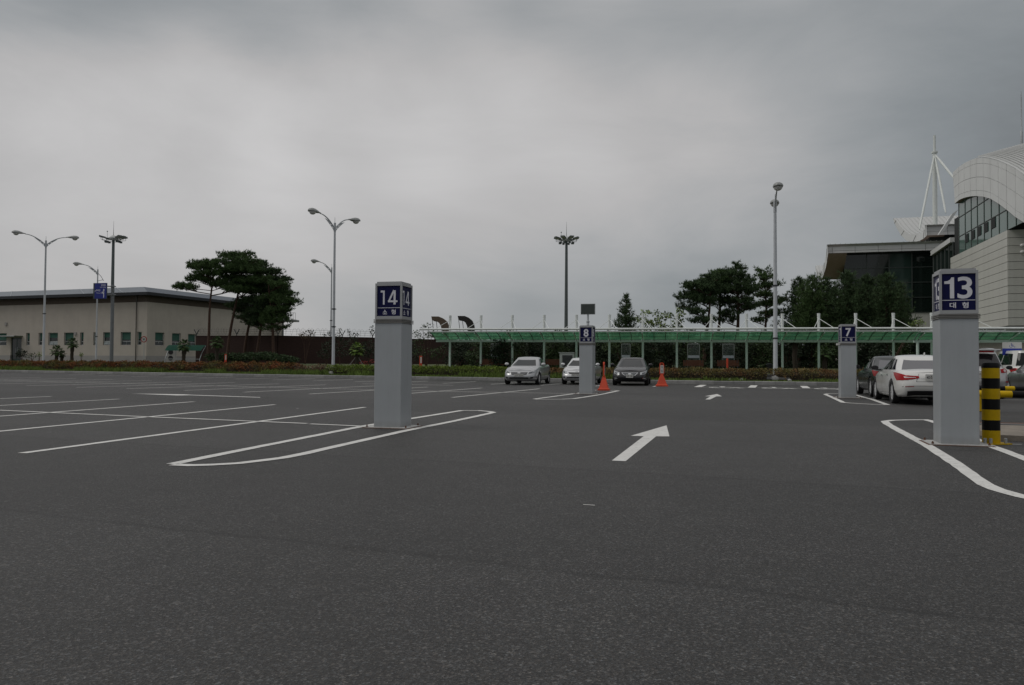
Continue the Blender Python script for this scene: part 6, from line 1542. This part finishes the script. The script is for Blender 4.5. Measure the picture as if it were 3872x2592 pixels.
    gw = lambda q: hW * (g.get('w0', .93) + (g.get('w1', .70) - g.get('w0', .93)) * q ** 1.15)
    NG = 4.2
    def GH(e, q, r):
        xa, xb = xf(q), xr(q); xc = (xa + xb) / 2; a = (xa - xb) / 2; b = gw(q); cx = .5 ** (1 / NG)
        if r <= .5: fy = cx * r / .5; fx = (1 - fy ** NG) ** (1 / NG)
        else: fx = cx * (1 - (r - .5) / .5); fy = (1 - fx ** NG) ** (1 / NG)
        zz = z0 + (H - .045 - z0) * q - (sp.get('arch', .105)) * q * fx ** 2.2
        return V((xc + e * a * fx, b * fy, zz))
    QS = [0, .15, .3, .45, .6, .74, .85, .93, 1.0]; RS = [i / 16 for i in range(17)]
    rows = []
    for q in QS:
        lf = [GH(1, q, r) for r in RS] + [GH(-1, q, r) for r in RS[::-1][1:]]
        rows.append(lf + [V((p.x, -p.y, p.z)) for p in lf[::-1][1:]])
    last = rows[-1]; cx_ = (xf(1) + xr(1)) / 2
    za_ = sp.get('arch', .105); hm = H - .045
    for s_, dz in ((.94, .014), (.80, .028), (.6, .037), (.35, .043), (.02, .045)):
        rows.append([V((cx_ + (p.x - cx_) * s_, p.y * s_, hm + (p.z - hm) * s_ ** 2.2 + dz)) for p in last])
    MB().sheet(rows).build('cabin', P, t, True, local=True)
    def patchm(fn, corners, mats, nmn, off=.007, par=None, nu=10, nv=5, mirror=False, both=True):
        """a proud patch on a surface; corners (u,v) in order, fn(u, v)"""
        objs = []
        for sy in ((1, -1) if both else (1,)):
            b2 = MB(); grid = []
            for i in range(nu + 1):
                row = []
                for j in range(nv + 1):
                    u, v = i / nu, j / nv
                    cu = [corners[0][d] * (1 - u) * (1 - v) + corners[1][d] * u * (1 - v) + corners[2][d] * u * v + corners[3][d] * (1 - u) * v for d in (0, 1)]
                    p = fn(*cu); e_ = .004
                    du = fn(cu[0] + e_, cu[1]) - fn(cu[0] - e_, cu[1]); dv = fn(cu[0], cu[1] + e_) - fn(cu[0], cu[1] - e_)
                    nn = du.cross(dv); nn = nn.normalized() if nn.length > 1e-9 else V((0, 0, 1))
                    if nn.dot(V((p.x - (cx_ if fn.__name__.startswith('g') else 0) * 1, p.y, 0)) if abs(p.y) > .02 or True else nn) < 0: nn = -nn
                    p = p + nn * off; row.append(V((p.x, p.y * sy, p.z)))
                grid.append(row)
            b2.sheet(grid)
            # skirt to close the rim
            k0 = len(b2.v)
            objs.append(b2.build(nmn, mats, par or t, True, local=True))
        return objs
    def end_patch(e, corners, mats, nmn, off=.007, par=None):
        def b_(u, v): r = abs(u); p = SB(e, min(max(v, 0), 1), r); return V((p.x, p.y if u >= 0 else -p.y, p.z))
        return patchm(b_, corners, mats, nmn, off, par, 14, 5, both=False)
    def side_patch(e, corners, mats, nmn, off=.007):
        def b_(u, v): return SB(e, min(max(v, 0), 1), min(max(u, 0), 1))
        return patchm(b_, corners, mats, nmn, off)
    def g_end(e, r, q0, q1, nmn, mt=CARGLASS):
        def g_(u, v): p = GH(e, min(max(v, 0), 1), abs(u)); return V((p.x, p.y if u >= 0 else -p.y, p.z))
        return patchm(g_, [(-r, q0), (r, q0), (r * .97, q1), (-r * .97, q1)], mt, nmn, .006, None, 16, 6, both=False)
    def g_side(e, c_, nmn='side_window'):
        def g_(u, v): return GH(e, min(max(v, 0), 1), min(max(u, 0), 1))
        return patchm(g_, c_, CARGLASS, nmn, .006)
    q0 = sp.get('q0', .16)
    g_end(1, .46, q0, .93, 'windscreen'); g_end(-1, .48, sp.get('qr0', q0 + .04), .91, 'rear_window', sp.get('rglass', CARGLASS))
    g_side(1, [(.60, q0 + .03), (.985, q0 + .03), (.985, .86), (.67, .86)]); g_side(-1, [(.60 if not sp.get('wagon') else .56, q0 + .05), (.975, q0 + .03), (.975, .86), (.66 if not sp.get('wagon') else .58, .84)])
    dark = BLACK; CH = mat('chrome', (.55, .56, .57), .15, .9); HLM = mat('headlight', (.42, .44, .45), .12, .2); TLM = mat('tail_lamp', (.30, .005, .008), .3, spec=.2)
    sp['detail'](dict(end=end_patch, side=side_patch, t=t, dark=dark, CH=CH, HL=HLM, TL=TLM, SB=SB, L=L, W=Wd, P=P))
    # panel gaps
    for u in ((1, .76), (1, .985), (-1, .70)):
        side_patch(u[0], [(u[1], .12), (u[1] + .004, .12), (u[1] + .004, .97), (u[1], .97)], dark, 'door_gap', .004)
    for e, u in ((1, .93), (-1, .80)): side_patch(e, [(u, .80), (u + .05, .80), (u + .05, .835), (u, .835)], CH if sp.get('chrome_handle') else P, 'door_handle', .02)
    # mirrors
    for sy in (1, -1):
        m_ = MB().ball((0, 0, 0), (.075, .115, .075), 12, 8)
        for i, v_ in enumerate(m_.v):
            if v_.x < -.03: v_.x = -.03
        mo = MB(); mo.add([v_ + V((xf(.12) - .42, sy * (hW + .07), z0 + .15)) for v_ in m_.v], m_.f)
        mi = mo.build('mirror', sp.get('mirror', P), t, True, local=True)
        MB().obox((xf(.12) - .42, sy * (hW - .04), z0 + .09), (.03, 0, 0), (0, .08, 0), (0, 0, .02)).build('mirror_arm', dark, mi, local=True)
    # wheels
    RIM = mat('alloy_rim', (.66, .67, .68), .35, .25); 
    for sx in (-1, 1):
        for sy in (-1, 1):
            cx2, cy = xo + sx * wb, sy * (hW - .115)
            wn_ = MB().lathe([(wr - .11, -.085), (wr - .02, -.105), (wr, -.08), (wr, .08), (wr - .02, .105), (wr - .11, .085)], (cx2, cy, wr), 28, 'Y', False).build('wheel', RUBBER, t, True, local=True)
            s_y = sy * .075; rim = MB()
            rim.lathe([(wr - .105, -.07), (wr - .095, .07), (wr - .12, .075), (wr - .13, .0)] if sy > 0 else [(wr - .105, .07), (wr - .095, -.07), (wr - .12, -.075), (wr - .13, .0)], (cx2, cy, wr), 28, 'Y', False)
            rim.lathe([(.065, s_y - sy * .05), (.065, s_y), (.03, s_y + sy * .008), (0, s_y + sy * .008)], (cx2, cy, wr), 14, 'Y')
            for k in range(10):
                a = 2 * math.pi * k / 10; d_ = V((math.cos(a), 0, math.sin(a))); w_ = V((-math.sin(a), 0, math.cos(a)))
                rim.obox(V((cx2, cy + s_y - sy * .012, wr)) + d_ * (wr * .40), d_ * (wr * .30), w_ * .014, V((0, .012, 0)))
            rim.build('rim', RIM, wn_, True, local=True)
            MB().lathe([(wr - .13, -.005), (wr - .13, .005)], (cx2, cy + sy * .03, wr), 20, 'Y').build('brake_disc', mat('wheel_dark', (.03, .03, .03), .5, .3), wn_, local=True)
    MB().box((xo, 0, .27), (sp['wb'] - .9, Wd * .80, .16)).build('underbody_light_block', BLACK, t, local=True)  # dark box added to block light beneath the body
    MB().box((xo, 0, .36), (L * .84, Wd * .55, .22)).build('chassis', BLACK, t, local=True)  # second added dark box, closes the middle against light
    return t
def plate(c, e, text, z, w=.34, h=.17, off=.03, word=True):
    t = c['t']; x = c['SB'](e, .4, 0).x + e * off
    p = MB().box((x, 0, z), (.016, w, h)).build('number_plate', PLATE, t, local=True)
    vs, fs = TXT[(text, .012)] if (text, .012) in TXT else TXT.setdefault((text, .012), text_mesh(text, .012)); xs = [q[0] for q in vs]; ys = [q[1] for q in vs]
    x0, x1, y0, y1 = min(xs), max(xs), min(ys), max(ys)
    MB().add([V((x + e * .0095, e * ((q[0] - x0) / (x1 - x0) - .5) * w * .86, z + ((q[1] - y0) / (y1 - y0) - .5) * h * .55)) for q in vs], fs).build('lettering', BLACK, p, local=True)
ZS_SEDAN = [(-.5, .92), (-.45, 1.0), (-.38, 1.045), (-.28, 1.03), (-.1, .985), (.12, .955), (.22, .945), (.30, .90), (.38, .83), (.44, .765), (.5, .69)]
GH_SEDAN = dict(z0=.93, f0=.295, f1=.05, r0=-.435, r1=-.17, w0=.92, w1=.64, fp=1.0, rp=.95)
def fr_hood(c):                              # bonnet edge line
    c['end'](1, [(-.40, .955), (.40, .955), (.40, .965), (-.40, .965)], c['dark'], 'bonnet_gap', .004)
def detail_silver(c):
    e = c['end']; fr_hood(c)
    gr = e(1, [(-.24, .60), (.24, .60), (.29, .86), (-.29, .86)], c['dark'], 'grille', .006)[0]
    for k in range(4): v = .64 + k * .055; e(1, [(-.235 - .012 * k, v), (.235 + .012 * k, v), (.235 + .012 * k, v + .009), (-.235 - .012 * k, v + .009)], c['CH'], 'grille_bar', .012, gr)
    e(1, [(-.05, .74), (.05, .74), (.05, .82), (-.05, .82)], c['CH'], 'emblem', .02, gr)
    for s in (-1, 1):
        e(1, [(s * .31, .70), (s * .52, .80), (s * .60, .93), (s * .33, .86)], mat('headlight_dark', (.10, .11, .12), .1, .3), 'headlight', .008)
        e(1, [(s * .42, .79), (s * .52, .83), (s * .55, .89), (s * .45, .87)], c['HL'], 'headlight_lens', .012)
        e(1, [(s * .36, .20), (s * .44, .22), (s * .46, .42), (s * .38, .34)], c['dark'], 'fog_lamp', .006)
    e(1, [(-.32, .16), (.32, .16), (.30, .30), (-.30, .30)], c['dark'], 'lower_grille', .006); e(1, [(-.38, .10), (.38, .10), (.38, .13), (-.38, .13)], c['CH'], 'chin_trim', .012)
    plate(c, 1, '37러 4028', .50, .50, .11, .015)
def detail_hatch(c):
    e = c['end']; fr_hood(c)
    e(1, [(-.24, .70), (.24, .70), (.30, .84), (-.30, .84)], c['dark'], 'grille', .008); e(1, [(-.045, .885), (.045, .885), (.045, .93), (-.045, .93)], c['CH'], 'emblem', .012)
    for s in (-1, 1):
        e(1, [(s * .33, .68), (s * .54, .74), (s * .60, .93), (s * .36, .90)], c['HL'], 'headlight', .008); e(1, [(s * .41, .74), (s * .49, .76), (s * .50, .86), (s * .42, .85)], mat('headlight_dark', (.1, .11, .12)), 'lamp_bowl', .012)
        e(1, [(s * .38, .26), (s * .46, .28), (s * .47, .42), (s * .39, .42)], c['dark'], 'fog_lamp', .006)
    e(1, [(-.34, .22), (.34, .22), (.33, .36), (-.33, .36)], c['dark'], 'lower_grille', .006); e(1, [(-.42, .13), (.42, .13), (.42, .16), (-.42, .16)], c['CH'], 'chin_trim', .01)
    plate(c, 1, '52거 9084', .52, .50, .11, .015)
def detail_black(c):
    e = c['end']; fr_hood(c)
    fr = e(1, [(-.17, .60), (.17, .60), (.275, .88), (-.275, .88)], c['CH'], 'grille_surround', .010)[0]
    e(1, [(-.155, .63), (.155, .63), (.245, .855), (-.245, .855)], mat('grille_mesh', (.10, .105, .11), .3, .6, stretch=(1, 90, 90), var=.5), 'grille', .015, fr)
    e(1, [(-.045, .71), (.045, .71), (.045, .80), (-.045, .80)], c['CH'], 'emblem', .022, fr)
    for s in (-1, 1):
        e(1, [(s * .32, .66), (s * .50, .72), (s * .60, .91), (s * .34, .90)], c['HL'], 'headlight', .008); e(1, [(s * .38, .72), (s * .47, .75), (s * .50, .86), (s * .40, .85)], mat('headlight_dark', (.1, .11, .12)), 'lamp_bowl', .012)
        e(1, [(s * .39, .27), (s * .48, .28), (s * .49, .36), (s * .42, .36)], c['HL'], 'fog_lamp', .008)
    e(1, [(-.25, .14), (.25, .14), (.23, .24), (-.23, .24)], c['dark'], 'lower_grille', .006)
    plate(c, 1, '30허 1209', .50, .36, .17, .02)
def detail_white_rear(c):
    e = c['end']
    for s in (-1, 1):
        tl = e(-1, [(s * .22, .79), (s * .54, .62), (s * .64, .91), (s * .23, .885)], c['TL'], 'tail_lamp', .010)[0]
        e(-1, [(s * .27, .81), (s * .44, .77), (s * .46, .82), (s * .28, .835)], mat('lamp_clear', (.55, .48, .48), .15), 'tail_lens', .016, tl)
        e(-1, [(s * .30, .335), (s * .43, .335), (s * .43, .36), (s * .30, .36)], c['TL'], 'reflector', .010)
        e(-1, [(s * .20, .03), (s * .40, .03), (s * .42, .14), (s * .22, .14)], c['dark'], 'exhaust_surround', .004)
    e(-1, [(-.26, .60), (.26, .60), (.265, .615), (-.265, .615)], c['dark'], 'boot_gap', .004); e(-1, [(-.20, .765), (.20, .765), (.20, .785), (-.20, .785)], c['CH'], 'boot_trim', .012)
    for s in (-1, 1): e(-1, [(s * .262, .60), (s * .268, .60), (s * .232, .97), (s * .226, .97)], c['dark'], 'boot_gap', .004)
    e(-1, [(-.44, .0), (.44, .0), (.40, .15), (-.40, .15)], c['dark'], 'rear_valance', .010); e(-1, [(-.47, .365), (.47, .365), (.47, .385), (-.47, .385)], c['CH'], 'bumper_trim', .008)
    e(-1, [(-.035, .845), (.035, .845), (.035, .89), (-.035, .89)], c['CH'], 'emblem', .012)
    c['side'](1, [(.72, .10), (1, .10), (1, .13), (.72, .13)], c['CH'], 'sill_trim', .008); c['side'](-1, [(.72, .10), (1, .10), (1, .13), (.72, .13)], c['CH'], 'sill_trim', .008)
    plate(c, -1, '40조 1273', .80, .40, .18, .006)
    MB().obox((-c['L'] * .28, 0, 1.475), (.06, 0, -.01), (0, .012, 0), (.01, 0, .045)).build('antenna_fin', c['P'], c['t'], local=True)
def detail_dark_rear(c):
    e = c['end']
    for s in (-1, 1): e(-1, [(s * .30, .66), (s * .54, .66), (s * .62, .90), (s * .30, .88)], c['TL'], 'tail_lamp', .010)
    e(-1, [(-.26, .58), (.26, .58), (.265, .60), (-.265, .60)], c['CH'], 'boot_trim', .006); plate(c, -1, '61마 5520', .74)
    c['side'](1, [(.70, .12), (1, .12), (1, .15), (.70, .15)], c['CH'], 'sill_trim', .008)
def detail_suv(c):
    e = c['end']
    for s in (-1, 1):
        tl = e(-1, [(s * .36, .80), (s * .55, .80), (s * .62, .955), (s * .37, .955)], c['TL'], 'tail_lamp', .012)[0]
        for u in (.42, .51): e(-1, [(s * u, .83), (s * (u + .05), .83), (s * (u + .05), .92), (s * u, .92)], mat('lamp_clear', (.5, .3, .3)), 'round_lens', .018, tl)
        e(-1, [(s * .42, .36), (s * .54, .38), (s * .55, .46), (s * .44, .42)], c['TL'], 'reflector', .010)
    e(-1, [(-.33, .50), (.33, .50), (.33, .512), (-.33, .512)], c['dark'], 'hatch_gap', .004); e(-1, [(-.46, .02), (.46, .02), (.46, .18), (-.46, .18)], c['dark'], 'rear_valance', .005)
    e(-1, [(-.04, .88), (.04, .88), (.04, .93), (-.04, .93)], c['CH'], 'emblem', .012)
    plate(c, -1, '13소 5614', .86, .34, .165, .02)
    for s in (-1, 1): MB().path([(.9, s * .62, 1.66), (.6, s * .63, 1.75), (-.5, s * .62, 1.77), (-1.5, s * .60, 1.73), (-1.75, s * .60, 1.66)], .022, 8).build('roof_rail', c['CH'], c['t'], True, local=True)
    MB().obox((-2.12, 0, 1.63), (.02, 0, 0), (0, .42, 0), (0, 0, .03)).build('brake_light', c['TL'], c['t'], local=True)
    MB().obox((-2.08, 0, 1.68), (.14, 0, -.02), (0, .60, 0), (.004, 0, .02)).build('spoiler', c['P'], c['t'], local=True)
def detail_plain(c):
    for s in (-1, 1):
        c['end'](-1, [(s * .34, .70), (s * .54, .70), (s * .60, .92), (s * .36, .90)], c['TL'], 'tail_lamp', .010); c['end'](1, [(s * .33, .68), (s * .54, .74), (s * .60, .93), (s * .36, .90)], c['HL'], 'headlight', .008)
    c['end'](1, [(-.26, .62), (.26, .62), (.28, .80), (-.28, .80)], c['dark'], 'grille', .006); plate(c, -1, '28나 7731', .74)
CARG = 'cars parked in the bays'
hd_cam = math.atan2(-A_.y, -A_.x); hd_far = math.atan2(A_.y, A_.x)
def front_at(px, py, L, e):                 # centre of a car whose near end stands at a pixel on the ground
    p = G(px, py); return p + A_ * (L / 2 - .25)
sed = dict(zs=ZS_SEDAN, gh=GH_SEDAN)
p = front_at(1957, 1456, 4.82, 1)
car('silver_sedan', 'silver four-door sedan facing the camera, leftmost of the three', 'car', p, hd_cam + R(3), dict(L=4.82, W=1.86, H=1.475, wb=2.80, pname='silver', paint=(.40, .41, .42), pmetal=.6, detail=detail_silver, mirror=mat('mirror_silver', (.55, .56, .57), .3), chrome_handle=1, **sed), CARG)
p = front_at(2176, 1455, 4.5, 1)
car('white_hatchback', 'white compact car half hidden behind pillar 8', 'car', p, hd_cam + R(2), dict(L=4.5, W=1.78, H=1.46, wb=2.70, pname='white_silver', paint=(.58, .59, .60), pmetal=.2, detail=detail_hatch,
    zs=[(-.5, .88), (-.44, .98), (-.3, 1.01), (-.1, .985), (.12, .965), (.24, .95), (.33, .88), (.42, .79), (.5, .68)], gh=dict(z0=.93, f0=.32, f1=.08, r0=-.46, r1=-.24, w0=.93, w1=.68), nose=[.14, .07, .015, 0, .01, .04, .12, .22, .38]), CARG)
p = front_at(2370, 1459, 5.0, 1)
car('black_sedan', 'glossy black luxury sedan facing the camera between two orange cones', 'car', p, hd_cam + R(4), dict(L=5.0, W=1.875, H=1.475, wb=2.97, pname='black', paint=(.010, .010, .012), pmetal=.0, prough=.25, coat=.35, detail=detail_black, **sed), CARG)
RGL = glassy('rear_glass_reflection_grey', (.095, .095, .105), .1)  # pale grey base colour stands in for sky reflected in the glass
rw = G(3381.4, 1526); L_ = 4.97; xo_ = .0; W_ = 1.85
c_ = rw + B_ * (W_ / 2 - .1) + A_ * (2.845 / 2)
car('white_sedan', 'white sedan seen from behind, partly hidden by pillar 13', 'car', c_, hd_far, dict(L=L_, W=W_, H=1.475, wb=2.845, pname='white', paint=(.62, .62, .60), pmetal=.0, detail=detail_white_rear, rglass=RGL, mirror=BLACK, chrome_handle=1, zs=[(a, b - (.04 if a < -.2 else 0)) for a, b in ZS_SEDAN], gh=dict(z0=.91, f0=.285, f1=.06, r0=-.43, r1=-.19, w0=.93, w1=.62), wr=.345, qr0=.10), CARG)
rw = G(3298.5, 1501); c_ = rw + B_ * (1.89 / 2 - .1) + A_ * (3.0 / 2)
car('dark_sedan', 'black-green large sedan seen from behind between pillar 7 and white sedan', 'car', c_, hd_far, dict(L=5.1, W=1.89, H=1.49, wb=3.0, pname='dark_green', paint=(.008, .013, .012), pmetal=.0, prough=.25, coat=.35, mirror=BLACK, detail=detail_dark_rear, rglass=RGL, wr=.345, **sed), CARG)
SUVZ = [(-.5, 1.02), (-.46, 1.08), (-.3, 1.09), (0, 1.06), (.2, 1.04), (.28, 1.02), (.36, .96), (.44, .88), (.5, .78)]
c_ = D(3712, 1372, 26.8) + A_ * 2.3
car('silver_suv', 'silver sport utility vehicle with roof rails seen from behind, right of pillar 13', 'car', (c_.x, c_.y), hd_far, dict(L=4.68, W=1.89, H=1.70, wb=2.70, pname='suv_silver', paint=(.46, .46, .46), pmetal=.5, detail=detail_suv, wagon=1, wr=.36, arch=.05,
    zs=SUVZ, gh=dict(z0=1.0, f0=.27, f1=.10, r0=-.475, r1=-.405, w0=.93, w1=.72, rp=1.3), qr0=.20, rglass=glassy('suv_rear_glass', (.022, .020, .022), .08)), CARG)
c_ = D(3712, 1372, 26.8) + B_ * 2.75 + A_ * 2.3
car('grey_sedan', 'grey sedan cut by the right edge of the picture', 'car', (c_.x, c_.y), hd_far, dict(L=4.75, W=1.83, H=1.46, wb=2.75, pname='mid_grey', paint=(.24, .245, .25), pmetal=.6, detail=detail_plain, mirror=BLACK, chrome_handle=1, **sed), CARG)
c_ = D(3905, 1372, 36.2) + A_ * 2.0
car('white_van', 'white minivan far right behind the grey sedan', 'van', (c_.x, c_.y), hd_far, dict(L=4.95, W=1.95, H=1.90, wb=3.0, pname='white', paint=(.62, .62, .60), detail=detail_plain, wagon=1, arch=.04,
    zs=[(a, b + .03) for a, b in SUVZ], gh=dict(z0=1.02, f0=.31, f1=.13, r0=-.48, r1=-.43, w0=.94, w1=.76, rp=1.3), qr0=.16), CARG)
c_ = D(3812, 1372, 41) + A_ * 1.0
car('small_white_car', 'white car mostly hidden between silver SUV and parking sign post', 'car', (c_.x, c_.y), hd_far, dict(L=4.4, W=1.78, H=1.42, wb=2.6, pname='white', paint=(.62, .62, .60), detail=detail_plain, **sed), CARG)
